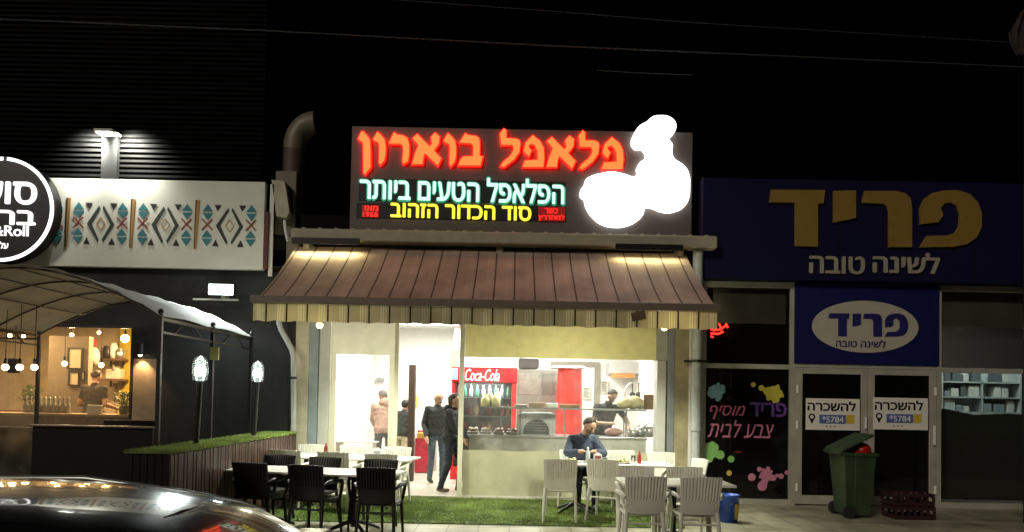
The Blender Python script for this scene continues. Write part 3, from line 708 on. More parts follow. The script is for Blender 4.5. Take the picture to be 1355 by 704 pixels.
# hanging bulbs
BL = [(7, 486, 10.6, 3.0), (26, 486, 10.6, 3.05), (45.5, 486, 10.9, 3.0), (85.5, 481, 13.3, 3.29), (134, 483, 13.4, 3.29), (165.5, 448, 13.8, 3.29), (13, 444, 13.6, 3.29), (31, 445, 13.6, 3.29), (95, 443, 13.9, 3.29), (131, 440, 15.2, 3.29)]
BLN = ['warm bulb hanging at the frame edge under the pergola', 'warm bulb hanging second from the frame edge under the pergola', 'warm bulb hanging beside the rear pergola post', 'large warm bulb hanging before the certificate', 'large warm bulb hanging over the head of the man at the bar',
       'biggest warm bulb in the top corner of the restaurant window', 'small high bulb nearest the frame edge', 'small high bulb above the clear bar glass', 'small high bulb above the taupe partition', 'small high bulb above the red notice']
for (px, py, Y, zc), lb in zip(BL, BLN):
    q = at(px, py, Y); r = .046 if zc < 3.2 or py > 480 else .075 if px > 160 else .035
    t = thing('hanging_bulb', lb, 'light bulb', q, 0, 'warm bulbs hung in the restaurant')
    b = MB(); b.ball(q, r, 22, 14); b.build('globe', glow('bulb_warm', (1, .70, .34), 16), t)
    b = MB(); b.cone(q + Vector((0, 0, r * .9)), q + Vector((0, 0, r + .08)), .022, .02, 10); b.tube([q + Vector((0, 0, r + .08)), (q.x, Y, zc)], .006, 5); b.build('cord', M_blackmetal, t)
    lamp('bulb_light', 'POINT', q - Vector((0, 0, r + .03)), (16 if Y > 12 else 3) if r > .04 else 10, (1, .66, .33), t, .05)
t = thing('ceiling_light', 'warm ceiling panel inside the restaurant', 'ceiling light', (-7.4, 14.9, 3.28))
part('panel', glow('warm_panel', (1, .72, .38), 2.5), t, (-7.7, 14.7, 3.27, -7.1, 15.1, 3.299)); lamp('panel_light', 'AREA', (-7.4, 14.9, 3.25), 330, (1, .66, .32), t, .6, .4)
t = thing('ceiling_light', 'warm ceiling panel above the restaurant side cabinet', 'ceiling light', (-9.8, 14.0, 3.28))
part('panel', MATS['warm_panel'], t, (-10.1, 13.8, 3.27, -9.5, 14.2, 3.299)); lamp('panel_light', 'AREA', (-9.8, 14.0, 3.25), 150, (1, .66, .32), t, .6, .4)

# ---- pergola
pg = thing('pergola', 'black metal pergola with a white barrel canopy before the restaurant', 'pergola', (-5.9, 10.4, 0))
PX0, PX1, PYN, PYF, EZ, RZ = -7.65, -4.22, 8.85, 11.95, 2.60, .57
def arch(t): # 0..1 across
    a = math.pi * t; return PX0 + (PX1 - PX0) * t, EZ + RZ * math.sin(a) ** .92
for x in (PX0, PX1):
    for y in (PYN, 10.4, PYF):
        b = MB(); b.box(x - .025, y - .025, 0, x + .025, y + .025, EZ + .03, .006); b.ball((x, y, EZ + .06), .035); b.box(x - .08, y - .08, 0, x + .08, y + .08, .012); b.build('post', M_blackmetal, pg)
    b = MB(); b.box(x - .02, PYN + .03, EZ - .05, x + .02, PYF - .03, EZ - .01); b.box(x - .012, PYN + .03, EZ - .20, x + .012, PYF - .03, EZ - .175)
    for y in (PYN, 10.4):
        for k in (0, 1): b.tube([(x, y + .35 if k == 0 else y + 1.2, EZ - .19), (x, y + .6 if k == 0 else y + .95, EZ - .04)], .012, 6)
    b.build('side_rail', M_blackmetal, pg)
for y in (PYN, 9.9, 10.9, PYF):
    b = MB(); b.tube([(arch(i / 24)[0], y, arch(i / 24)[1] - .02) for i in range(25)], .013, 8); b.build('arch_rib', M_blackmetal, pg)
b = MB()
for t in (.2, .35, .5, .65, .8): x, z = arch(t); b.tube([(x, PYN, z - .03), (x, PYF, z - .03)], .008, 6)
b.build('purlin', M_blackmetal, pg)
b = MB(); rows = []
for j in range(25):
    y = PYN - .06 + (PYF - PYN + .12) * j / 24; sag = .035 * abs(math.sin(math.pi * (y - PYN) / 1.03)) ** 1.0
    rows.append([(arch(i / 36)[0] * 1.0 + (.02 if i == 36 else -.02 if i == 0 else 0), y, arch(i / 36)[1] + .012 - sag * math.sin(math.pi * i / 36) + .01 * math.sin(i * 1.7 + j * .6)) for i in range(37)])
b.grid(rows, (0, 0, .004)); b.build('canopy', mat('white_canopy', (.38, .39, .36), .8, transl=.20, var=.12, vscale=3), pg)
p = at(282, 468, 10.4); part('hanging_tag', mat('yellow_tag', (.55, .5, .15), .6), pg, (p.x - .02, 10.34, p.z - .09, p.x + .1, 10.36, p.z + .09))
# clear side sheet of the pergola front
t = thing('clear_sheet', 'clear plastic sheet hung across the rear of the pergola', 'plastic sheet', (-8.8, 12.05, 0)); sheet('sheet', clear('clear_sheet', (1, 1, 1), .05, 1.35, (.7, .65, .55), .05, .12), t, -10.2, PX0 - .05, .3, 2.5, 12.0, .02)
part('top_rod', M_blackmetal, t, (-10.2, 11.985, 2.5, PX0 - .04, 12.015, 2.53))
b = MB(); b.tube([(-8.63, 11.4, 0), (-8.63, 11.4, 1.9)], .02, 8); b.lathe([(0, 0), (.14, 0), (.14, .02), (.03, .04)], (-8.63, 11.4, 0)); b.tube([(-8.45, 11.4, .02), (-8.45, 11.4, 1.9)], .02, 8); b.box(-8.68, 11.38, 1.9, -8.4, 11.42, 1.94); tag(b.build('menu_stand', M_alu), 'twin legged metal stand under the pergola at the frame edge', 'stand')
b = MB(); q = at(20, 485, 11.3); b.box(q.x - .09, 11.25, q.z - .1, q.x + .06, 11.33, q.z + .12, .01); b.tube([(q.x, 11.29, q.z + .12), (q.x, 11.29, 2.9)], .006, 5); tag(b.build('speaker_box', M_blackmetal), 'small black speaker box hung under the pergola', 'speaker')
# bench and chair under the pergola
t = thing('bench', 'dark wooden high backed bench under the pergola', 'bench', (-5.9, 9.4, 0))
x0, x1 = at(45, 580, 9.3).x, at(203, 580, 9.3).x; zb = at(120, 566, 9.3).z
M_dk = mat('dark_wood', (.005, .0035, .0025), .5, var=.3, spec=.25)
part('backrest', M_dk, t, (x0, 9.26, .35, x1, 9.33, zb), bev=.01); part('top_rail', mat('highlight_rail', (.09, .06, .04), .3), t, (x0 - .02, 9.23, zb + .001, x1 + .02, 9.36, zb + .03), bev=.008)  # highlight along the bench top put into the rail's paler colour
part('seat', M_dk, t, (x0, 9.335, .42, x1, 9.85, .47), bev=.01)
for x in (x0 + .05, x1 - .05):
    for y in (9.3, 9.78): part('leg', M_dk, t, (x - .03, y - .03, 0, x + .03, y + .03, .349 if y < 9.5 else .419))
t = thing('bench', 'second dark bench near the restaurant wall behind the high backed bench', 'bench', (-5.3, 11.6, 0))
x0, x1 = at(137, 555, 11.9).x, at(205, 555, 11.9).x; zb = at(170, 556, 11.9).z
part('backrest', M_dk, t, (x0, 11.9, .35, x1, 11.96, zb), bev=.01); part('seat', M_dk, t, (x0, 11.45, .42, x1, 11.895, .47), bev=.01)
for x in (x0 + .05, x1 - .05): part('leg', M_dk, t, (x - .03, 11.5, 0, x + .03, 11.56, .419), (x - .03, 11.91, 0, x + .03, 11.95, .349))

# ---- planter box along the boundary with its lamps
t = thing('planter', 'long brown slatted planter topped with artificial grass between restaurant and falafel tables', 'planter', (-3.75, 10.1, 0))
X0, X1, Y0, Y1, PZ = -4.02, -3.54, 7.75, 12.25, 1.05
part('core', M_dk, t, (X0 + .02, Y0 + .02, 0, X1 - .02, Y1, PZ))
b = MB(); n = 58
for i in range(n):
    y = Y0 + (Y1 - Y0) * i / n; b.box(X1 - .018, y, .02, X1 + .004 * (i % 3), y + (Y1 - Y0) / n - .008, PZ - .01)
b.build('slat_side', mat('red_brown_slats', (.055, .027, .019), .45, var=.4, vscale=8), t)
b = MB()
for i in range(6): b.box(X0 + .004 + i * .078, Y0, .02, X0 + .074 + i * .078, Y0 + .018, PZ - .01)
b.build('slat_end', M_dk, t)
def turf(x0, x1, y0, y1, z, n, h, seed, droop=0.0):
    rnd = np.random.default_rng(seed); b = MB()
    xs = rnd.uniform(x0, x1, n); ys = rnd.uniform(y0, y1, n); a = rnd.uniform(0, 6.28, n); hh = rnd.uniform(.5, 1, n) * h
    for i in range(n):
        dx, dy = .006 * math.cos(a[i]), .006 * math.sin(a[i]); lx, ly = rnd.normal(0, h * .35, 2)
        b.add([(xs[i] - dx, ys[i] - dy, z), (xs[i] + dx, ys[i] + dy, z), (xs[i] + lx, ys[i] + ly, z + hh[i])], [[0, 1, 2]])
    return b
M_turf = mat('artificial_turf', (.21, .285, .07), .6, var=.5, vscale=1.7, transl=.25)
M_turfbase = mat('turf_backing', (.10, .15, .04), .8, var=.5, vscale=4, bump=.8, bscale=120)
b = turf(X0 - .01, X1 + .02, Y0 - .02, Y1, PZ, 16000, .05, 3); b.box(X0 - .01, Y0 - .02, PZ + .001, X1 + .01, Y1, PZ + .012); o = b.build('grass_top', M_turf, t); o['kind'] = 'stuff'
tag(o, kind='stuff')
def planter_lamp(px0, py0, px1, py1, Y, label):
    a = at(px0, py0, Y); c = at(px1, py1, Y); a.z = PZ + .01; t = thing('planter_lamp', label, 'lamp', a, 0, 'glass dome lamps on the planter')
    b = MB(); b.cone(a, c, .035, .035, 12); b.lathe([(0, 0), (.08, 0), (.08, .015), (.04, .03)], a); b.build('pole', M_blackmetal, t)
    b = MB(); prof = [(.035, 0), (.085, .02), (.092, .1), (.092, .2), (.08, .26), (.05, .3), (0, .315)]; b.lathe(prof, c, 18); b.build('glass_dome', clear('dome_glass', (.95, .97, .95), .07, 1.45, (.9, .95, .92)), t)
    b = MB(); b.cone(c, c + Vector((0, 0, .05)), .04, .03, 12); b.build('cap', M_blackmetal, t)
    b = MB(); b.ball(c + Vector((0, 0, .14)), .038, sc_=(1, 1, 1.6)); b.build('bulb', glow('cool_bulb', (.9, 1, .96), 14), t)
    lamp('dome_light', 'POINT', c + Vector((0, 0, .14)), 10, (.86, 1, .93), t, .09)
planter_lamp(259, 590, 264.5, 505, 8.95, 'glass dome lamp on a black pole at the near part of the planter')
planter_lamp(335.5, 578, 340.5, 506, 10.8, 'glass dome lamp on a black pole at the far part of the planter')

# ---- artificial turf on the pavement
t = thing('turf_mat', 'green artificial grass mat laid before the falafel shop entrance', 'mat', (-.2, 11.2, 0))
part('backing', M_turfbase, t, (-3.45, 9.95, .004, 2.35, 12.44, .014))
o = turf(-3.45, 2.35, 9.95, 12.44, .014, 42000, .032, 5).build('pile', M_turf, t); tag(o, kind='stuff')
# ================================================================== SLEEP SHOP (right)
vs = thing('vacant_shop', 'dark shuttered bedding shop with pale aluminium doors and a purple fascia', 'building', (6.2, FY, 0))
SX0, SX1, SX2, SX3 = 3.20, at(1048, 520, FY).x, at(1241, 520, FY).x, 11.4
LZ = at(1140, 376, FY).z; TZ = at(1140, 483, FY).z
M_fr = mat('door_aluminium', (.36, .35, .29), .5, var=.12, vscale=3)
part('upper_wall', M_black, vs, (3.2, FY + .005, LZ + .01, 13, FY + .2, 5.45))
part('back_wall', mat('dim_brown_wall', (.05, .035, .03), .8), vs, (3.4, 15.8, 0, 13, 16.0, 4))
part('side_wall', MATS['dim_brown_wall'], vs, (3.22, FY + .21, 0, 3.4, 16, 4)); part('side_wall', MATS['dim_brown_wall'], vs, (11.5, FY, 0, 13, 16, LZ))
part('inner_ceiling', MATS['dim_brown_wall'], vs, (3.4, FY + .2, 4.0, 11.5, 16, 4.1))
part('inner_floor', MATS['dim_brown_wall'], vs, (3.4, FY + .1, 0, 11.5, 15.8, .02))
part('added_light_block', M_black, vs, (SX2 + .0, FY + .25, .021, SX2 + .05, 15.79, 3.99))  # added wall, keeps the strip light off the door glass
part('roof', M_black, vs, (3.2, FY + .21, 5.2, 13, 17, 5.4))
fw = .07
part('shop_frame', M_fr, vs, (SX0, FY - .03, LZ - .1, SX3, FY + .06, LZ), (SX0, FY - .028, TZ - .1, SX1 - .051, FY + .05, TZ - .02), (SX2 + .041, FY - .028, TZ - .1, SX3, FY + .05, TZ - .02), (SX1 + .051, FY - .028, TZ - .06, SX2 - .041, FY + .05, TZ),
     (SX0, FY - .03, 0, SX0 + .07, FY + .05, LZ - .101), (SX1 - .05, FY - .032, 0, SX1 + .05, FY + .05, LZ - .101), (SX2 - .04, FY - .032, 0, SX2 + .04, FY + .05, LZ - .101), (SX3 - .07, FY - .03, 0, SX3, FY + .05, LZ - .101),
     (SX0 + .071, FY - .029, .0, SX1 - .051, FY + .05, .09), (SX2 + .041, FY - .029, 0, SX3 - .071, FY + .05, .09))
M_glass = clear('shop_glass', (.80, .80, .78), .012, 1.5, (.5, .5, .45))
def window(root, x0, z0, x1, z1, label=None):
    b = MB(); b.box(x0, FY + .008, z0, x1, FY + .014, z1); return b.build('window_pane', M_glass, root)
window(vs, SX0 + .071, TZ - .019, SX1 - .051, LZ - .101); window(vs, SX2 + .041, TZ - .019, SX3 - .071, LZ - .101)
wp = window(vs, SX0 + .071, .091, SX1 - .051, TZ - .101); window(vs, SX2 + .041, .091, SX3 - .071, TZ - .101)
mid = at(1147, 580, FY).x
for i, (x0, x1) in enumerate(((SX1 + .055, mid - .004), (mid + .004, SX2 - .045))):
    b = MB(); z1 = TZ - .065
    b.box(x0, FY - .035, .02, x0 + .11, FY + .02, z1, .006); b.box(x1 - .11, FY - .035, .02, x1, FY + .02, z1, .006); b.box(x0 + .111, FY - .034, z1 - .1, x1 - .111, FY + .019, z1, .004); b.box(x0 + .111, FY - .034, .02, x1 - .111, FY + .019, .17, .004)
    d = b.build('door', M_fr, vs)
    part('door_pane', M_glass, d, (x0 + .111, FY - .01, .171, x1 - .111, FY - .004, z1 - .101))
    hx = x1 - .05 if i == 0 else x1 - .05
    part('handle', M_white, d, (hx - .02, FY - .085, 1.05, hx + .02, FY - .065, 1.38) if i else (hx - .015, FY - .085, 1.3, hx + .015, FY - .065, 1.5), (hx - .012, FY - .064, 1.1 if i else 1.32, hx + .012, FY - .036, 1.13 if i else 1.34), bev=.004)
    for z in (.3, 1.35, 1.95) if i == 0 else (.3, 1.95): part('hinge', M_white, d, ((x0 if i == 0 else x1 - .04) + .002, FY - .06, z - .07, (x0 if i == 0 else x1 - .04) + .038, FY - .036, z + .07), bev=.006)
# purple sign
M_pur = mat('purple_panel', (.005, .0045, .034), .6, var=.12, vscale=1.2, spec=.2)
PYs = 12.28
t = thing('shop_sign', 'wide deep purple fascia sign with large dull gold Hebrew letters', 'sign', (8, PYs, LZ))
pz1 = at(935, 235, PYs).z
part('sign_panel', M_pur, t, (at(930, 300, PYs).x, PYs, LZ + .012, 12.8, FY, pz1), bev=.006)
part('panel_edge', mat('purple_edge', (.05, .03, .10), .5), t, (at(930, 300, PYs).x - .02, PYs - .01, LZ + .012, at(930, 300, PYs).x - .002, FY, pz1))
GO = 1253 / 445
gp = lambda pts, a=None: [(lambda q: (q.x, q.z))(at(910 + x / GO, 220 + y / GO, PYs)) for x, y in pts]
DAL = [(302, 136), (308, 90), (508, 92), (502, 140), (481, 142), (481, 301), (397, 299), (397, 138)]
YUD = [(540, 95), (622, 92), (622, 195), (540, 212)]
RE2 = [(645, 138), (655, 95), (770, 95), (805, 103), (824, 122), (830, 155), (830, 303), (745, 303), (745, 170), (739, 152), (725, 142)]
PE2 = [(862, 218), (860, 160), (875, 125), (905, 103), (950, 93), (1000, 92), (1045, 107), (1075, 138), (1089, 180), (1088, 230), (1070, 268), (1035, 292), (985, 302), (860, 304), (885, 262), (960, 260), (990, 250), (1006, 225), (1008, 180), (998, 152), (975, 137), (952, 140), (936, 158), (946, 186), (928, 211)]
for px in (1110, 1289): q = at(px, 300, PYs); part('panel_joint', M_black, t, (q.x - .008, PYs - .003, LZ + .02, q.x + .008, PYs - .0005, pz1 - .01))
M_gold = mat('dull_gold', (.235, .150, .030), .5, var=.06)
polys('gold_letters', [gp(q) for q in (DAL, YUD, RE2, PE2)], PYs - .002, .025, M_gold, t)
M_ivory = mat('ivory_letters', (.33, .30, .24), .5)
text('ivory_letters', 'לשינה', (1155, 335, 1242, 361.5), PYs - .002, M_ivory, t, .03, .022, tilt=-.004)
text('ivory_letters', 'טובה', (1071, 339.5, 1143, 362.5), PYs - .002, M_ivory, t, .03, .022, tilt=-.004)
# oval sign panel over the doors
OY = 12.44
t = thing('panel_sign', 'dark blue square panel with a pale oval and blue lettering above the doors', 'sign', (5.9, OY, TZ))
part('blue_panel', mat('blue_panel', (.008, .0095, .078), .55, var=.08, spec=.2), t, (SX1 + .012, OY, TZ + .003, SX2 - .012, FY - .034, LZ - .012), bev=.004)
q = at(1144.5, 432.5, OY); b = MB(); rx, rz = 70.5 / sc(OY), 34.5 / sc(OY); b.prism([(q.x + rx * math.cos(6.2832 * i / 56), q.z + rz * math.sin(6.2832 * i / 56)) for i in range(56)], 'y', OY - .014, OY - .002); b.build('oval_plate', mat('oval_cream', (.44, .415, .34), .5, var=.05), t)
M_navy = mat('navy_letters', (.015, .012, .12), .5)
def omap(pts): return [(lambda q: (q.x, q.z))(at(910 + (523 + (x - 302) * (818 - 523) / 787) / GO, 220 + (549 + (y - 92) * (635 - 549) / 212) / GO, OY)) for x, y in pts]
polys('navy_letters', [omap(q) for q in (DAL, YUD, RE2, PE2)], OY - .016, .005, M_navy, t)
text('small_letters', 'לשינה טובה', (1106, 449.5, 1172, 459.5), OY - .016, M_navy, t, .006, .012)
# to-let posters on the doors
for i, (a, c) in enumerate((((1065, 527.5, 1136, 569), 0), ((1154, 526.5, 1226, 568.5), 0))):
    x0, z0, x1, z1 = pbox(*a, FY); Y = FY - .037
    t = thing('poster', ['white to let poster on the door leaf behind the open bin', 'white to let poster on the door leaf beside the dark shelf window'][i], 'poster', ((x0 + x1) / 2, Y, z0), 0, 'to let posters on the doors')
    part('sheet', mat('poster_white', (.78, .76, .70), .55, var=.03), t, (x0, Y - .006, z0, x1, Y, z1))
    A = a[0]; B = a[1]
    text('poster_text', 'להשכרה!', (A + 4, B + 3.5, A + 67, B + 16), Y - .008, M_black, t, .002, .028)
    strip('blue_flash', (A + 19, B + 21.5, A + 54, B + 33), mat('poster_blue', (.10, .14, .38), .5), t, Y - .006, .0, .006)
    strip('yellow_flash', (A + 54.5, B + 21.5, A + 65, B + 33), mat('poster_yellow', (.65, .45, .05), .5), t, Y - .006, .0, .006)
    text('poster_number', '*5784', (A + 23, B + 23.5, A + 51, B + 31.5), Y - .014, mat('poster_pale', (.75, .75, .8), .5), t, .002, .012, heb_=False)
    q = at(A + 9, B + 24, Y); b = MB(); k = sc(FY)
    for j in range(18):
        a0, a1 = 6.2832 * j / 18, 6.2832 * (j + 1) / 18; P = lambda r, an: (q.x + r * math.cos(an), q.z + r * math.sin(an)); b.prism([P(2.6 / k, a0), P(4.4 / k, a0), P(4.4 / k, a1), P(2.6 / k, a1)], 'y', Y - .01, Y - .0075)
    b.prism([(q.x - 2.6 / k, q.z - 3.7 / k), (q.x + 2.6 / k, q.z - 3.7 / k), (q.x, q.z - 9.5 / k)], 'y', Y - .01, Y - .0075); b.build('map_pin', M_black, t)
    text('small_print', '· · ·', (A + 28, B + 36, A + 40, B + 38), Y - .008, M_black, t, .002, .02, heb_=False)
# painted window decals
DY = FY + .004
WZ = lambda x, y: (920 + x / 3.35, 480 + y / 3.35)
def splash(name, col, blobs, seed, spikes=None):
    b = MB(); rnd = random.Random(seed)
    for i, (x, y, r) in enumerate(blobs):
        q = at(*WZ(x, y), DY); rr = r / 3.35 / sc(DY); pts = []
        for j in range(36):
            w = 1 + (.13 * math.sin(5 * j * 6.28 / 36 + seed) + .10 * math.sin(9 * j * 6.28 / 36 + seed * 2) if r > 24 else 0); pts.append((q.x + rr * w * math.cos(j * 6.2832 / 36), q.z + rr * w * math.sin(j * 6.2832 / 36)))
        b.prism(pts, 'y', DY - .003 - .0007 * i, DY - .002 - .0007 * i + .0003)
    o = b.build(name, col, wp); return o
splash('paint_splash', mat('splash_blue', (.18, .36, .46), .6), [(95, 128, 34), (70, 135, 18), (118, 112, 14), (100, 160, 12)], 1)
splash('paint_splash', mat('splash_yellow', (.52, .46, .06), .6), [(350, 138, 38), (318, 128, 16), (293, 112, 13), (304, 118, 9), (257, 97, 11)], 2)
splash('paint_splash', mat('splash_green', (.20, .42, .12), .6), [(60, 395, 42), (110, 408, 20), (88, 375, 16), (158, 427, 15), (75, 360, 12), (60, 430, 14)], 3)
splash('paint_splash', mat('splash_pink', (.55, .20, .32), .6), [(315, 500, 30), (297, 547, 21), (345, 510, 14), (380, 503, 12), (250, 507, 17), (284, 472, 11), (405, 487, 10), (322, 470, 10), (362, 500, 8), (305, 530, 16)], 4)
splash('paint_splash', mat('splash_gold', (.50, .36, .08), .6), [(150, 489, 12)], 5)
text('decal_text', 'פריד', (*WZ(243, 178), *WZ(403, 238)), DY - .008, mat('decal_purple', (.12, .05, .26), .6), wp, .002, .03)
text('decal_text', 'מוסיף', (*WZ(65, 190), *WZ(222, 250)), DY - .008, mat('decal_pink', (.50, .12, .22), .6), wp, .002, .012, .35)
text('decal_text', 'צבע לבית', (*WZ(55, 255), *WZ(348, 332)), DY - .008, mat('decal_rose', (.55, .18, .30), .6), wp, .002, .004, .35)
# neon, panel and wide shelving imitate pane reflections; narrow shelving, small lamp
t = thing('neon_reflection', 'glowing red squiggle imitating a neon reflection in the upper pane beside the drain pipe', 'neon reflection', at(948, 433, 12.9))  # glowing tubes imitate a neon reflected in the glass
b = MB()
for pts in ([(930, 428), (936, 434), (944, 437), (954, 436), (961, 430)], [(946, 424), (951, 427), (954, 434)], [(955, 422), (960, 426), (963, 434)], [(928, 436), (938, 441), (950, 442), (957, 439)], [(931, 423), (938, 427), (943, 428)], [(933, 444), (944, 446)]): b.tube([at(x, y, 12.9) for x, y in pts], .017, 8)
b.build('neon_reflection_tube', glow('reflected_red', (1, .03, .02), 5), t); part('backing', M_black, t, (at(928, 433, 12.95).x, 12.95, at(940, 446, 12.95).z, at(968, 433, 12.95).x, 12.97, at(940, 420, 12.95).z))
b = MB(); q = at(1272, 422, 13.6); b.box(q.x - .09, 13.5, q.z - .04, q.x + .09, 13.7, q.z + .04, .01); b.tube([(q.x, 13.6, q.z + .04), (q.x, 13.6, 4.0)], .01, 6); t = tag(b.build('pendant_lamp', glow('dim_yellow', (1, .85, .35), 2.5)), 'small yellow lamp glowing behind the upper pane over the shelf window', 'lamp')
lamp('pendant_light', 'POINT', (q.x, 13.6, q.z - .15), 9, (1, .86, .5), t, .08)
part('reflection_panel', mat('reflection_grey', (.62, .58, .47), .8, var=.25, vscale=1.5), vs, (3.42, FY + .12, at(1000, 428, 12.6).z, 4.66, FY + .17, 3.99), (SX2 + .08, FY + .22, at(1300, 432, 12.7).z, 11.3, FY + .27, 3.99))  # added panels, their pale tone imitates the street reflected in the panes
def shelving(px0, py0, px1, py1, Y, label, rows_, seed, m):
    x0, z0, x1, z1 = pbox(px0, py0, px1, py1, Y); t = thing('shelving', label, 'shelves', ((x0 + x1) / 2, Y, 0), 0, 'shelving in the bedding shop')
    part('back_panel', m, t, (x0, Y + .3, .021, x1, Y + .33, z1))
    for x in (x0, x1 - .03, (x0 + x1) / 2): part('upright', m, t, (x, Y, .021, x + .03, Y + .299, z1))
    rnd = random.Random(seed); dz = (z1 - z0) / rows_
    for i in range(rows_):
        z = z0 + i * dz; part('shelf_board', m, t, (x0 + .031, Y, z, x1 - .031, Y + .299, z + .025))
        x = x0 + .08
        while x < x1 - .25:
            w = rnd.uniform(.08, .22); h = rnd.uniform(.35, .85) * dz; c = rnd.choice([(.4, .45, .45), (.5, .5, .48), (.2, .25, .27), (.1, .12, .13), (.55, .56, .52)])
            if abs(x + w / 2 - (x0 + x1) / 2 - .015) > w / 2 + .02:
                b = MB(); b.box(x, Y + .04, z + .026, x + w, Y + .24, z + .026 + h, .012); tag(b.build('goods_box', mat('goods_%d' % int(c[0] * 100), c, .5)), 'boxed goods on the shelves of the bedding shop', 'box', 'boxed goods on the bedding shop shelves')
            x += w + rnd.uniform(.01, .06)
shelving(1246, 487, 1352, 547, 14.6, 'added pale shelving imitating a reflection in the window at the frame edge', 3, 2, mat('pale_shelf', (.42, .47, .46), .6))  # wide unit is added, imitates a lit shop reflected in the glass
shelving(934, 487, 968, 545, 14.2, 'narrow pale shelving behind the paint splashed window', 3, 5, MATS['pale_shelf'])
t = thing('ceiling_light', 'added cool strip light brightening the shelving that imitates a reflection', 'ceiling light', (8.7, 14.0, 3.9)); part('tube', glow('dim_cool', (.8, 1, .98), 1.5), t, (8.0, 13.9, 3.9, 9.3, 14.0, 3.94)); lamp('added_shelf_light', 'AREA', (8.9, 13.75, 3.88), 80, (.82, 1, .98), t, 1.2, .1)  # added lamp, lights the shelving that imitates a reflection
t = thing('display_counter', 'dark grey display counter standing before the pale shelving', 'counter', (8.4, 13.6, 0)); x0, z0, x1, z1 = pbox(1248, 548, 1356, 660, 13.7)
b = MB(); b.prism([(x0, .03), (x1 + .6, .03), (x1 + .6, z1 - .05), (x1 - .4, z1 + .02), (x0 + .5, z1 - .02), (x0, z1 + .08)], 'y', 13.6, 14.2); b.build('front', mat('grey_green_front', (.10, .10, .08), .6, var=.15), t); part('plinth', M_black, t, (x0, 13.65, .021, x1 + .6, 14.15, .029))

# ================================================================== FURNITURE
M_chw = mat('white_plastic', (.78, .76, .69), .42, var=.06, transl=.16); M_chb = mat('black_plastic', (.008, .008, .008), .42, var=.2)
def make_chair(label, m, arms=True):
    t = thing('plastic_armchair' if arms else 'plastic_chair', label, 'chair')
    b = MB(); b.box(-.22, -.21, .41, .22, .23, .445, .016)
    b.build('seat', m, t, True)
    b = MB(); n = 52; rows = []
    for i in range(15):
        f = i / 14; z = .44 + .42 * f; y = -.215 - .085 * f; hw = .215 + .02 * f; row = []
        for j in range(n + 1):
            u = j / n * 2 - 1; rib = .007 * (1 if (j % 4) < 2 else -1) if (f > .36 + .12 * (1 - u * u) * 0 + .1 * u * u and f < .95 and abs(u) < .9) else 0
            row.append((u * hw, y - .03 * (1 - u * u) + rib, z + (.008 * (1 - u * u) if i == 14 else 0)))
        rows.append(row)
    b.grid(rows, (0, .018, 0), smooth=False); b.build('backrest', m, t, True)
    for sx in (-1, 1):
        b = MB(); b.tube([(sx * .205, .19, .42), (sx * .215, .21, .2), (sx * .225, .225, 0)], [.022, .02, .016], 8); b.build('leg', m, t, True)
        b = MB(); b.tube([(sx * .20, -.215, .46), (sx * .215, -.25, .25), (sx * .225, -.30, 0)], [.026, .022, .017], 8); b.build('leg', m, t, True)
        if arms:
            b = MB(); b.tube([(sx * .225, -.255, .62), (sx * .262, -.2, .655), (sx * .268, -.02, .655), (sx * .262, .13, .645), (sx * .245, .19, .6), (sx * .225, .205, .50), (sx * .21, .2, .42)], [.018, .024, .026, .026, .022, .02, .018], 8); b.build('armrest', m, t, True)
    b = MB(); b.tube([(-.21, .195, .37), (.21, .195, .37)], .014, 6); b.tube([(-.21, -.235, .33), (.21, -.235, .33)], .014, 6); b.build('stretcher', m, t, True)
    return t
def make_table(label, w, d):
    t = thing('cafe_table', label, 'table')
    b = MB(); b.box(-w / 2, -d / 2, .715, w / 2, d / 2, .745, .008); b.build('tabletop', mat('white_tabletop', (.74, .73, .68), .3, var=.05), t, True)
    b = MB(); b.cone((0, 0, .06), (0, 0, .70), .035, .035, 14); b.box(-.18, -.18, .7, .18, .18, .714); b.build('column', M_blackmetal, t, True)
    for k in range(4):
        a = R(45 + 90 * k); c, s_ = math.cos(a), math.sin(a); b = MB(); b.tube([(c * .02, s_ * .02, .13), (c * .14, s_ * .14, .10), (c * .27, s_ * .27, .055), (c * .36, s_ * .36, .014)], [.03, .026, .022, .018], 8); b.build('foot', M_blackmetal, t, True)
    return t
Cw = Cb = Cn = None
def chair(kind, x, y, rz, label, group):
    global Cw, Cb, Cn
    proto = {'w': Cw, 'b': Cb, 'n': Cn}[kind]
    if proto is None:
        proto = make_chair(label, M_chb if kind == 'b' else M_chw, kind != 'n'); proto.location = (x, y, GZ(x, y)); proto.rotation_euler = (0, 0, rz); proto['group'] = group
        if kind == 'w': Cw = proto
        elif kind == 'b': Cb = proto
        else: Cn = proto
        return proto
    return dup(proto, (x, y, GZ(x, y)), rz, label, group)
def GZ(x, y): return .016 if -3.45 < x < 2.35 and 9.95 < y < 12.44 else 0.0
Tp = {}
def table(x, y, rz, label, w=1.15, d=.72):
    if (w, d) in Tp: return dup(Tp[(w, d)], (x, y, GZ(x, y)), rz, label, 'white cafe tables')
    t = make_table(label, w, d); t.location = (x, y, GZ(x, y)); t.rotation_euler = (0, 0, rz); t['group'] = 'white cafe tables'; Tp[(w, d)] = t; return t
GA, GB, GC_, GD = 'black armchairs round the front row', 'white armchairs round the second row', 'white chairs round the table of the seated man', 'white armchairs round the near white table'
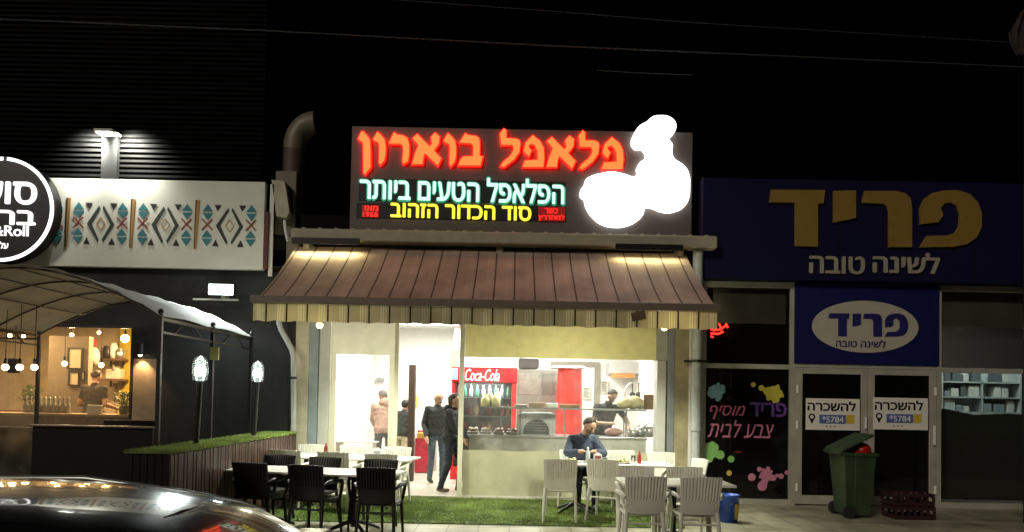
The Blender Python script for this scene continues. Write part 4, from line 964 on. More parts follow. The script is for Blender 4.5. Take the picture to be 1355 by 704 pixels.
# the back rest stands .28 behind a chair's middle; place by where the photo shows the back's top
def by_back(px, py, Y, face):
    "face 0: looks away from the street; pi: looks to the street"
    q = at(px, py, Y); return q.x, Y + (.28 if abs(face) < 1.6 else -.28)
rowa = -.17
rnd_ch = random.Random(4)
def put(kind, px, Y, face, label, group, py=612): face += rnd_ch.uniform(-.07, .07); x, y = by_back(px, py, Y, face); return chair(kind, x, y, face, label, group)
put('b', 337, 8.95, rowa, 'black armchair nearest the planter with its back to the street', GA)
put('b', 412, 8.80, rowa - .03, 'black armchair with back to the street, middle of the near black row', GA)
put('b', 500, 8.62, rowa + .12, 'black armchair with back to the street, beside the open grass and entrance', GA)
put('b', 364, 10.15, math.pi + rowa, 'black armchair facing the street nearest the planter', GA)
put('b', 424, 9.95, math.pi + rowa, 'black armchair facing the street, middle of the far black row', GA)
put('b', 499, 9.75, math.pi + rowa, 'black armchair facing the street at the entrance end of its row', GA)
put('w', 380, 10.85, rowa, 'white ribbed armchair nearest the planter with its back to the black chairs', GB)
put('w', 444, 10.65, rowa, 'white ribbed armchair between its neighbours with its back to the black chairs', GB)
put('w', 505, 10.45, rowa + .1, 'white ribbed armchair at the entrance end, half hidden behind black chairs', GB)
put('w', 407, 12.2, math.pi + rowa, 'white armchair against the curtain nearest the drain pipe', GB)
put('w', 464, 12.1, math.pi + rowa, 'white armchair against the curtain, middle of its row', GB)
put('w', 521, 11.95, math.pi + rowa, 'white armchair against the curtain right beside the open doorway', GB)
ca = at(355, 618, 9.5); cb = at(465, 618, 9.28)
table(ca.x, 9.5, rowa, 'white table nearest the planter in the front row of black chairs')
table(ca.x + 1.16 * math.cos(rowa), 9.5 + 1.16 * math.sin(rowa), rowa, 'white table at the entrance end of the front row of black chairs')
cc = at(405, 605, 11.5)
table(cc.x, 11.52, rowa, 'white table near the drain pipe in the second row of white chairs')
table(cc.x + 1.16 * math.cos(rowa), 11.52 + 1.16 * math.sin(rowa), rowa, 'white table by the doorway in the second row of white chairs')
# tables in front of the counter
put('n', 744, 10.15, -.04, 'armless white chair with its back to the street before the eating man', GC_)
put('n', 808, 10.25, -.35, 'turned armless white chair beside the near table corner', GC_)
put('n', 757, 12.1, math.pi - .05, 'white chair the eating man sits on', GC_)
put('n', 822, 12.15, math.pi, 'white chair against the counter curtain beside the eating man', GC_)
put('n', 878, 12.1, math.pi + .1, 'white chair against the counter end next to the pale pillar', GC_)
put('w', 897, 11.1, math.pi / 2 + .2, 'white armchair turned sideways at the table end by the drain pipe', GC_)
put('w', 855, 8.25, -.03, 'near white ribbed armchair with back to the street, beside the grass edge', GD)
put('w', 928, 8.25, .05, 'near white ribbed armchair with back to the street, beside the blue bucket', GD)
put('w', 841, 9.5, math.pi, 'white armchair facing the street across the near table, on the grass side', GD)
put('w', 905, 9.5, math.pi - .05, 'white armchair facing the street across the near table, on the bucket side', GD)
q = at(762, 610, 11.15); table(q.x, 11.15, -.03, 'white table the eating man leans on', .92, .72); xm = q.x
q = at(845, 610, 11.15); table(q.x, 11.15, -.03, 'white table with a red bottle beside the eating man', .92, .72); xq = q.x
q = at(891, 634, 8.92); table(q.x, 8.9, .0, 'near white table between four white armchairs', 1.3, .72)
TZT = .761
def on_table(px, py, Y, lat, name, label, cat, m, n=14):
    q = at(px, py, Y); b = MB(); b.lathe(lat, (q.x, Y, TZT), n); return tag(b.build(name, m), label, cat)
BOT = [(0, 0), (.03, 0), (.032, .02), (.03, .1), (.026, .13), (.012, .16), (.013, .19), (0, .19)]
on_table(431, 598, 11.5, BOT, 'sauce_bottle', 'dark red sauce bottle on the table by the drain pipe', 'bottle', mat('ketchup', (.16, .02, .015), .3))
on_table(778, 603, 11.1, [(0, 0), (.033, 0), (.034, .1), (.03, .15), (.014, .2), (.014, .23), (0, .23)], 'water_bottle', 'pale plastic water bottle before the eating man', 'bottle', mat('pale_bottle', (.6, .66, .72), .2))
on_table(846, 604, 11.1, BOT, 'sauce_bottle', 'red sauce bottle on the table beside the eating man', 'bottle', mat('red_sauce', (.32, .03, .02), .3))
on_table(801, 606, 11.15, [(0, 0), (.035, 0), (.04, .05), (.03, .07), (0, .07)], 'ashtray', 'small black ashtray beside the napkin box', 'ashtray', M_blackmetal)
on_table(838, 603, 11.25, [(0, 0), (.03, 0), (.036, .11), (.033, .11), (.028, .01)], 'drinking_glass', 'clear glass beside the red sauce bottle', 'glass', clear('tumbler', (.97, .97, .97), .12))
def napkin(px, Y, label, m2):
    q = at(px, 600, Y); t = thing('napkin_box', label, 'napkin holder', (q.x, Y, TZT), 0, 'napkin boxes on the tables')
    b = MB(); b.box(-.06, -.045, 0, .06, .045, .125, .006); b.build('box', M_white, t, True); b = MB(); b.box(-.042, -.05, .02, .042, -.0455, .1); b.build('front_print', m2, t, True); b = MB(); b.prism([(-.04, .125), (.04, .125), (.02, .15), (-.03, .145)], 'y', -.01, .01); b.build('napkin', mat('paper_white', (.8, .8, .78), .9), t, True)
napkin(791, 11.12, 'napkin box with a dark red print on the eating man\'s table', mat('dark_red_print', (.2, .03, .03), .5))
napkin(499, 11.3, 'napkin box with a grey print on the table by the doorway', mat('grey_print', (.35, .36, .4), .5))
def plate(px, Y, label, cols):
    q = at(px, 606, Y); t = thing('food_plate', label, 'plate', (q.x, Y, TZT), 0, 'plates of food')
    b = MB(); b.lathe([(0, 0), (.08, .002), (.125, .02), (.12, .022), (.08, .008), (0, .007)], (0, 0, 0), 22); b.build('dish', M_white, t, True)
    b = MB(); rnd = random.Random(px)
    for i in range(12): b.cur = i % 2; b.ball((rnd.uniform(-.07, .07), rnd.uniform(-.06, .06), .02 + rnd.uniform(0, .03)), rnd.uniform(.02, .035), 8, 6)
    b.build('food', cols, t, True)
plate(757, 11.05, 'plate of yellow food before the eating man', [mat('food_yellow', (.55, .42, .1), .7), mat('food_cream', (.6, .52, .3), .7)])
plate(825, 11.1, 'plate of pale food beside the clear glass', [MATS['food_cream'], mat('food_green', (.2, .25, .06), .7)])
# ---- wheelie bin, crates, bucket
q = at(1129, 683, 11.3); BX, BYc = q.x, 11.35
M_bin = mat('bin_green', (.028, .052, .022), .55, var=.35, vscale=3, bump=.3, bscale=25)
t = thing('wheelie_bin', 'green wheelie bin with its lid propped open before the shop doors', 'bin', (BX, BYc, 0))
b = MB(); prof = [(.05, .17, .20), (.5, .205, .24), (.93, .235, .275), (.935, .26, .30), (.985, .26, .30)]; ring = []
for z, hx, hy in prof: ring.append([(BX + sx * hx, BYc + sy * hy, z) for sx, sy in ((-1, -1), (-.33, -1), (-.3, -1.03), (.3, -1.03), (.33, -1), (1, -1), (1, 1), (-1, 1), (-1, -1))])
b.grid(ring, smooth=False); b.add([ring[0][0], ring[0][5], ring[0][6], ring[0][7]], [[0, 3, 2, 1]]); b.build('bin_body', M_bin, t)
part('inner_floor', M_black, t, (BX - .225, BYc - .265, .90, BX + .225, BYc + .265, .905))
b = MB(); Ml = Matrix.Translation((BX - .28, BYc, .99)) @ Matrix.Rotation(R(-27), 4, 'Y'); b.box(0, -.30, 0, .54, .30, .045, .018, M=Ml); b.box(-.05, -.28, -.03, .05, .28, .03, .015, M=Ml); b.build('lid', M_bin, t)
for sy in (-1, 1):
    b = MB(); b.cone((BX - .15, BYc + sy * .245 - .03, .1), (BX - .15, BYc + sy * .245 + .03, .1), .1, .1, 20); b.build('wheel', mat('tyre_rubber', (.012, .012, .012), .8), t)
b = MB(); b.tube([(BX - .26, BYc - .24, .95), (BX - .32, BYc - .24, .97), (BX - .32, BYc + .24, .97), (BX - .26, BYc + .24, .95)], .016, 8); b.build('handle', M_bin, t)
b = MB(); b.ball((BX + .11, BYc - .06, 1.01), .14, 18, 12, (1, 1, .9)); o = b.build('rubbish_bag', mat('red_bag', (.45, .01, .008), .4, bump=.8, bscale=12)); tag(o, 'red rubbish bag bulging out of the open green bin', 'bag')
for i, z in enumerate((0, .195)):
    q = at(1204, 684, 11.25); x = q.x - .015 * i
    t = thing('drinks_crate', ['lower dark red plastic crate standing on the pavement by the doors', 'upper dark red plastic crate stacked on another by the doors'][i], 'crate', (x, 11.3, z), 0, 'drinks crates by the doors')
    b = MB(); b.box(-.3, -.2, .0, .3, .2, .02, .005)
    for sy in (-1, 1):
        b.box(-.3, sy * .2 - .012, .021, .3, sy * .2 + .012, .06); b.box(-.3, sy * .2 - .012, .145, .3, sy * .2 + .012, .19)
        for k in range(7): xx = -.285 + k * .095; b.box(xx - .018, sy * .2 - .01, .061, xx + .018, sy * .2 + .01, .144)
    for sx in (-1, 1): b.box(sx * .3 - .012, -.187, .021, sx * .3 + .012, .187, .07); b.box(sx * .3 - .0115, -.187, .13, sx * .3 + .0115, .187, .19)
    b.build('crate_body', mat('dark_red_plastic', (.032, .008, .010), .5, var=.3), t, True)
    if i == 1:
        b = MB()
        for k in range(5): b.lathe([(.035, 0), (.035, .12), (.014, .17), (.014, .2), (0, .2)], (-.22 + k * .11, -.1 + .05 * (k % 2), .021), 10)
        b.build('bottle_row', mat('bottle_dark', (.06, .02, .03), .2), t, True)
q = at(965, 690, 10.55)
t = thing('blue_bucket', 'blue plastic bucket with a yellow label beside the near white table', 'bucket', (q.x, 10.6, 0))
b = MB(); b.lathe([(0, .0), (.125, 0), (.15, .36), (.16, .365), (.16, .39), (.14, .39), (.13, .05), (0, .05)], (q.x, 10.6, 0), 24); b.build('body', mat('bucket_blue', (.02, .07, .40), .4), t)
b = MB(); P_ = lambda a, z: (q.x + (.129 + .025 * z / .36 + .003) * math.sin(a), 10.6 - (.129 + .025 * z / .36 + .003) * math.cos(a), z)
b.grid([[P_(R(20 + 8 * j), .05 + .22 * i / 3) for j in range(8)] for i in range(4)], smooth=True); b.build('label', mat('bucket_yellow', (.55, .38, .03), .5), t)
b = MB(); b.tube([(q.x - .15, 10.6, .36), (q.x - .1, 10.52, .3), (q.x, 10.45, .27), (q.x + .1, 10.52, .3), (q.x + .15, 10.6, .36)], .006, 6); b.build('handle', M_alu, t)

# ================================================================== INSIDE THE FALAFEL SHOP
CX0, CX1, CYF = -.76, 2.42, 13.15
cz = at(740, 577, CYF).z
t = thing('serving_counter', 'long stainless serving counter with a raised glass shelf in the falafel shop', 'counter', (.8, CYF, .035))
part('counter_top', M_steel, t, (CX0, CYF, cz - .04, CX1, CYF + .75, cz), bev=.008)
part('counter_front', mat('brushed_front', (.5, .5, .45), .4, metal=.4, var=.2), t, (CX0 + .02, CYF + .03, .036, CX1 - .02, CYF + .72, cz - .041))
sz = at(740, 541, CYF).z
part('raised_shelf', M_steel, t, (CX0 + .3, CYF + .02, sz - .015, CX1 - .02, CYF + .32, sz + .015))
for x in (-.2, .15, .95, 2.05): part('shelf_post', M_steel, t, (x, CYF + .15, cz + .001, x + .025, CYF + .175, sz - .016))
part('sneeze_glass', clear('counter_glass', (.97, .98, .97), .03), t, (CX0 + .3, CYF + .01, cz + .05, CX1 - .02, CYF + .016, sz - .02))
# trays of salad in the counter
for i in range(4):
    x = at(626 + i * 17, 570, CYF + .3).x
    tr = thing('salad_tray', ['salad tray at the doorway end of the counter', 'salad tray second from the doorway end', 'salad tray third from the doorway end', 'salad tray beside the white oven'][i], 'food tray', (x, CYF + .3, cz), 0, 'salad trays on the counter')
    part('pan', M_steel, tr, (x - .1, CYF + .12, cz + .001, x + .1, CYF + .5, cz + .05), bev=.01); b = MB(); rnd = random.Random(i)
    for k in range(18): b.cur = rnd.randrange(2); b.ball((x + rnd.uniform(-.07, .07), CYF + .3 + rnd.uniform(-.15, .15), cz + .06 + rnd.uniform(0, .03)), rnd.uniform(.02, .035), 8, 6)
    b.build('salad', [[mat('salad_pale', (.5, .45, .35), .6), mat('salad_brown', (.25, .13, .07), .6)], [MATS['salad_brown'], mat('salad_white', (.6, .6, .55), .6)], [mat('salad_red', (.35, .06, .03), .6), MATS['salad_pale']], [MATS['salad_white'], MATS['salad_red']]][i], tr)
# fridge
FQ = 15.0; fx0, fx1 = at(598, 500, FQ).x, at(684, 500, FQ).x; ft = at(640, 486, FQ).z
t = thing('drinks_fridge', 'red glass fronted drinks fridge with a white script logo behind the counter', 'fridge', ((fx0 + fx1) / 2, FQ, .035))
part('cabinet', M_red, t, (fx0, FQ + .03, .036, fx0 + .06, FQ + .7, ft - .3), (fx1 - .1, FQ + .03, .036, fx1, FQ + .7, ft - .3), (fx0 + .061, FQ + .03, .036, fx1 - .101, FQ + .7, .3), bev=.004)
part('inner_back', mat('fridge_back', (.12, .11, .12), .5), t, (fx0 + .061, FQ + .62, .301, fx1 - .101, FQ + .69, ft - .3))
hd = part('header', mat('header_red', (.60, .012, .02), .35, emit=(.8, .02, .03), es=.25, var=.03), t, (fx0 - .01, FQ, ft - .298, fx1 + .01, FQ + .7, ft), bev=.012)
text('script_logo', 'Coca-Cola', (615.5, 488.5, 661, 504), FQ - .003, glow('logo_white', (1, 1, 1), .9), hd, .004, .006, .35, heb_=False)
part('top_panel', glow('fridge_light', (.80, .82, 1), 1.0), t, (fx0 + .1, FQ + .05, ft + .002, fx1 - .12, FQ + .1, ft + .2))
part('blue_picture', mat('sky_print', (.25, .45, .65), .5), t, (fx0 + .0, FQ - .012, ft - .26, fx0 + .12, FQ - .003, ft - .03))
for k in range(4): part('shelf', M_steel, t, (fx0 + .062, FQ + .12, .55 + k * .38, fx1 - .102, FQ + .61, .565 + k * .38))
part('door', clear('fridge_glass', (.95, .97, .97), .04), t, (fx0 + .07, FQ + .031, .32, fx1 - .11, FQ + .037, ft - .31))
lamp('fridge_lamp', 'AREA', ((fx0 + fx1) / 2, FQ + .12, ft - .33), 14, (.9, .97, 1), t, .8, .2)
proto = None; cols = [(.55, .03, .03), (.08, .40, .20), (.7, .75, .75), (.75, .42, .06), (.12, .03, .02)]
BP = {}
for k in range(4):
    for i in range(9):
        x = fx0 + .13 + i * (fx1 - fx0 - .3) / 8; ci = ((0, 4, 0, 3, 4, 0, 4, 0, 3), (2, 1, 2, 1, 2, 2, 1, 2, 1), (0, 4, 3, 0, 2, 2, 4, 0, 4), (4, 0, 4, 4, 0, 3, 4, 0, 0))[(k + 2) % 4][i]
        lb = 'soft drink bottle on a shelf inside the red drinks fridge'
        if ci not in BP:
            b = MB(); b.lathe([(0, 0), (.036, 0), (.038, .05), (.038, .15), (.015, .22), (.015, .25), (0, .25)], (0, 0, 0), 10); o = b.build('drink_bottle', mat('drink_%d' % ci, cols[ci], .25)); tag(o, lb, 'bottle', 'drink bottles in the fridge'); o.location = (x, FQ + .22, .567 + k * .38); BP[ci] = o
        else:
            o = BP[ci].copy(); C.objects.link(o); o.location = (x, FQ + .22, .567 + k * .38)
# jugs on the raised shelf
def jug(px, label, m, h=.26, r=.07, Y=CYF + .18):
    q = at(px, 540, Y); b = MB(); b.lathe([(0, 0), (r, 0), (r, h * .6), (r * .55, h * .78), (r * .3, h * .84), (r * .32, h), (0, h)], (q.x, Y, sz + .016), 14); tag(b.build('sauce_jug', m), label, 'jug', 'jugs on the raised shelf')
M_jy = mat('jug_yellow', (.62, .56, .26), .4); M_jw = mat('jug_white', (.72, .72, .66), .4)
jug(642, 'pale yellow sauce jug nearest the doorway on the raised shelf', M_jy, .22, .08); jug(648.5, 'tall white jug behind the pale yellow jugs', M_jw, .32, .06, CYF + .26); jug(655.5, 'pale yellow sauce jug third on the raised shelf', M_jy, .24, .075); jug(658, 'tall white jug at the end of the jugs', M_jw, .33, .06, CYF + .27)
def shelfbox(px0, px1, h, name, label, m, cat, Y=CYF + .17, d=.1):
    x0, x1 = at(px0, 540, Y).x, at(px1, 540, Y).x; b = MB(); b.box(x0, Y - d, sz + .016, x1, Y + d, sz + .016 + h, .012); tag(b.build(name, m), label, cat)
M_card = mat('cardboard', (.30, .18, .08), .8, var=.2)
shelfbox(681, 698, .05, 'foil_stack', 'flat grey stack of foil on the raised shelf', M_steel, 'foil'); shelfbox(700, 721, .085, 'bread_tray', 'long brown bread tray on the raised shelf', M_card, 'tray'); shelfbox(723, 738, .08, 'folded_cloth', 'folded white cloth between two brown trays', M_white, 'cloth'); shelfbox(740, 767, .07, 'bread_tray', 'brown bread tray before the red draped column', M_card, 'tray')
# bread bags and tub on the shelf end
for i, (px, r, lb) in enumerate(((826, .15, 'pale bag of flat breads leaning near the worker'), (838, .17, 'large pale bag of flat breads beside the wooden tub'), (847, .13, 'small pale bag of flat breads against the wooden tub'))):
    q = at(px, 540, CYF + .17 + .03 * i); b = MB(); b.ball((q.x, CYF + .17 + .03 * i, sz + .016 + r * .72), r, 16, 10, (1, .8, .72)); o = b.build('bread_bag', mat('bread_bag', (.62, .55, .30), .5, bump=1.0, bscale=14, var=.2)); tag(o, lb, 'bread bag', 'bags of flat bread')
q = at(859, 540, CYF + .17); b = MB(); b.lathe([(0, 0), (.1, 0), (.1, .25), (.105, .25), (.105, .27), (0, .27)], (q.x, CYF + .17, sz + .016), 18); tag(b.build('wooden_tub', mat('tub_wood', (.34, .19, .06), .6, var=.2)), 'round wooden tub at the end of the raised shelf', 'tub')
# white oven with an arched mouth
OQ = 13.55; x0, z0, x1, z1 = pbox(684.5, 548, 735, 577, OQ); z0 = cz
t = thing('arched_oven', 'white table oven with an arched dark mouth on the counter', 'oven', ((x0 + x1) / 2, OQ, cz)); cxm = (x0 + x1) / 2; ra = (x1 - x0) * .34
arc = [(cxm + ra * math.cos(R(180 - 12 * i)), z0 + .05 + (z1 - z0) * .62 * math.sin(R(12 * i))) for i in range(16)]
b = MB(); b.prism([(x0, z0), (x0 + .0, z1 - .02), (x0 + .02, z1), (x1 - .02, z1), (x1, z1 - .02), (x1, z0), (cxm + ra, z0)] + arc[::-1] + [(cxm - ra, z0)], 'y', OQ, OQ + .08)
M_ov = mat('oven_white', (.84, .86, .83), .35, var=.03); b.build('front', M_ov, t); part('body', M_ov, t, (x0 + .01, OQ + .081, z0, x1 - .01, OQ + .25, z1 - .01)); part('mouth_grille', M_steel, t, *[(cxm - ra * .8, OQ + .03, z0 + .06 + .05 * k, cxm + ra * .8, OQ + .04, z0 + .075 + .05 * k) for k in range(4)])
part('mouth_lining', mat('oven_dark', (.22, .24, .24), .35, metal=.5), t, (cxm - ra, OQ + .06, z0, cxm + ra, OQ + .0805, z0 + .06 + (z1 - z0) * .62))
part('lid', mat('pale_blue_lid', (.45, .55, .58), .5), t, (x0 + .08, OQ + .03, z1 + .001, x1 - .06, OQ + .22, z1 + .03), bev=.008)
# steel cabinet behind, red column, hood, small things
SQ = 16.2; x0, z0, x1, z1 = pbox(684, 489, 737, 560, SQ)
t = thing('steel_cabinet', 'grey steel cabinet standing behind the white oven', 'cabinet', ((x0 + x1) / 2, SQ, .035)); part('carcass', mat('steel_grey', (.33, .34, .31), .4, metal=.5), t, (x0, SQ, .036, x1, SQ + .6, z1), bev=.01)
part('door', mat('steel_door', (.42, .43, .40), .35, metal=.5, var=.2), t, (x0 + .04, SQ - .02, z1 - .55, x1 - .35, SQ - .001, z1 - .08), bev=.005); part('door', mat('steel_dark', (.22, .23, .21), .4, metal=.5), t, (x1 - .33, SQ - .02, z1 - .55, x1 - .05, SQ - .001, z1 - .08), bev=.005); part('handle', M_steel, t, (x1 - .4, SQ - .05, z1 - .4, x1 - .37, SQ - .021, z1 - .2))
x0, z0, x1, z1 = pbox(686, 474, 713, 489, SQ + .3); part_o = MB(); part_o.box(x0, SQ + .1, z0 + .004, x1, SQ + .5, z1, .05); o = part_o.build('radio_set', mat('dark_grey_set', (.06, .06, .06), .5)); tag(o, 'dark rounded radio set on top of the steel cabinet', 'radio')
RQ = 15.3; q = at(753, 530, RQ); zt = at(753, 488, RQ).z
t = thing('draped_column', 'tall red plastic cloth draped column with a white cap behind the counter', 'column', (q.x, RQ, .035))
b = MB(); n = 40; rows = []
for i in range(13):
    f = i / 12; z = .04 + (zt - .04) * f; row = []
    for j in range(n + 1):
        a = 6.2832 * j / n; r = (.30 - .06 * f) * (1 + .06 * math.sin(9 * a + f)); row.append((q.x + r * math.cos(a), RQ + r * math.sin(a), z))
    rows.append(row)
b.grid(rows); b.build('red_drape', mat('red_drape', (.72, .025, .015), .35, var=.1, transl=.2), t); part('cap', M_white, t, (q.x - .36, RQ - .3, zt + .002, q.x + .3, RQ + .3, zt + .05), bev=.01); b = MB(); b.cone((q.x, RQ, .036), (q.x, RQ, zt), .04, .04); b.build('pole', M_alu, t)
HQ = 17.6; x0, z0, x1, z1 = pbox(808, 479, 866, 500, HQ)
t = thing('wall_heater', 'pale box heater with an orange strip high on the kitchen wall', 'heater', ((x0 + x1) / 2, HQ, z0)); part('casing', mat('pale_grey_case', (.5, .5, .48), .5), t, (x0, HQ, z0 + .1, x1, 18.499, z1), bev=.01); part('orange_strip', mat('orange_strip', (.65, .25, .06), .5), t, (x0 + .05, HQ - .01, z0, x0 + (x1 - x0) * .55, HQ + .3, z0 + .098))
t = thing('utensil_rail', 'rail of hanging dark utensils on the kitchen wall', 'utensil rail', at(850, 508, 17.4)); b = MB(); b.tube([at(834, 507, 17.4), at(866, 507, 17.4)], .012, 6); qq = at(850, 507, 17.4); b.box(qq.x - .02, 17.4, qq.z - .015, qq.x + .02, 18.499, qq.z + .015); b.build('rail', M_steel, t)
for i, px in enumerate((837, 845, 853, 861)):
    a = at(px, 507, 17.38); b = MB(); b.tube([a, a - Vector((0, 0, .22))], .012, 6); b.ball(a - Vector((0, 0, .27)), .07, 10, 7, (1, .4, .9)); b.build('utensil', M_blackmetal, t)
b = MB(); b.tube([at(826, 535, 14.6), at(827, 518, 14.6), at(831, 509, 14.6), at(838, 506, 14.6)], .018, 8); b.tube([at(826, 535, 14.6), (at(826, 535, 14.6).x, 14.6, .04)], .02, 8); tag(b.build('gooseneck_tap', M_steel), 'tall curved steel tap behind the bags of bread', 'tap')
for i, (px, r, h) in enumerate(((836, .09, .12), (847, .1, .15), (858, .11, .18))):
    q = at(px, 577, CYF + .35); b = MB(); b.lathe([(0, 0), (r, 0), (r * 1.05, h), (r * .98, h), (r * .9, .02), (0, .02)], (q.x, CYF + .3 + .1 * (i % 2), cz + .001), 18); b.tube([(q.x - .02, CYF + .3, cz + h * .8), (q.x + .12, CYF + .18, cz + h + .1)], .01, 6); tag(b.build('cooking_pot', M_steel), ['small steel pot beside the pink bag', 'middle steel pot between two others on the counter', 'largest steel pot at the pillar end of the counter'][i], 'pot', 'pots on the counter')
q = at(812, 572, CYF + .3); b = MB(); b.ball((q.x, CYF + .3, cz + .075), .14, 16, 10, (1.2, .8, .55)); tag(b.build('pink_bag', mat('pink_bag', (.65, .33, .30), .5, bump=.8, bscale=16)), 'pink plastic bag under the worker\'s hands on the counter', 'bag')
# dining side of the shop: inner table, poster, red crate, box, cream box over the fridge
q = at(463, 578, 14.6); t = thing('inner_table', 'white table behind the clear curtain near the man in the peach jacket', 'table', (q.x, 14.8, .035)); part('tabletop', M_white, t, (q.x - .55, 14.5, .77, q.x + .55, 15.2, .80), bev=.006)
for sx in (-1, 1):
    for y in (14.55, 15.15): part('leg', mat('pale_yellow_leg', (.5, .46, .3), .5), t, (q.x + sx * .5 - .03, y - .02, .036, q.x + sx * .5 + .03, y + .02, .769))
b = MB(); x0, z0, x1, z1 = pbox(528.5, 524, 536, 540, 16.9); b.box(x0, 18.45, z0, x1 + .1, 18.498, z1, .0); tag(b.build('yellow_poster', mat('yellow_poster', (.6, .5, .1), .6)), 'small yellow poster on the white wall above the dark jacketed person', 'poster')
b = MB(); x0, z0, x1, z1 = pbox(549, 580, 567, 608, 16.2); b.box(x0, 16.2, .04, x1, 16.6, z1, .02); b.cur = 1; b.box(x0 + .04, 16.19, z1 + .001, x1 - .04, 16.5, z1 + .12, .02); tag(b.build('red_crate', [mat('crate_red', (.42, .03, .05), .5, var=.35, vscale=14), mat('crate_amber', (.5, .28, .04), .5)]), 'red crate topped with amber goods against the shop wall', 'crate')
b = MB(); x0, z0, x1, z1 = pbox(596, 468, 609, 486, 15.4); b.box(x0, 15.3, ft + .003, x1 + .05, 15.6, ft + .35, .01); tag(b.build('carton_box', mat('carton_cream', (.5, .42, .28), .7)), 'cream carton on top of the drinks fridge', 'box')
t = thing('white_shelf', 'white ledge with small goods behind the bald man', 'shelf', at(560, 573, 17)); q = at(560, 573, 17.0)
part('ledge', M_white, t, (q.x - .2, 16.7, q.z - .2, q.x + .35, 16.99, q.z)); part('goods', MATS['crate_red'], t, (q.x - .1, 16.75, q.z + .001, q.x + .05, 16.9, q.z + .07)); part('stand', M_white, t, (q.x - .18, 16.75, .036, q.x + .33, 16.98, q.z - .201))
# wall fittings behind the peach jacket
b = MB(); q = at(503, 503, 18.45); b.box(q.x - .09, 18.40, q.z - .05, q.x + .09, 18.499, q.z + .05, .01); tag(b.build('wall_box', mat('grey_box', (.3, .3, .3), .5)), 'small grey box on the white wall above the peach jacket', 'wall box')

b = MB(); b.tube([at(492, 470, 18.3), at(494, 490, 18.35), at(490, 505, 18.35), at(486, 520, 18.35), at(489, 535, 18.35), at(496, 542, 18.35)], .012, 6); tag(b.build('wall_cable', mat('cable_pale', (.45, .45, .42), .6)), 'loose pale cable looping down the white shop wall', 'cable')
for i, (px, py) in enumerate(((800, 512), (776, 520))):
    x0, z0, x1, z1 = pbox(px - 5, py - 8, px + 5, py + 8, 18.45); b = MB(); b.box(x0, 18.44, z0, x1, 18.499, z1); b.cur = 1
    for k in range(5): b.box(x0 + .02, 18.436, z1 - .06 - k * .05, x1 - .03 - .03 * (k % 2), 18.4395, z1 - .04 - k * .05)
    tag(b.build('menu_sheet', [mat('menu_paper', (.6, .58, .5), .8), M_blackmetal]), ['printed sheet on the kitchen wall above the worker', 'printed sheet inside the kitchen doorway beside the red column'][i], 'paper sheet')
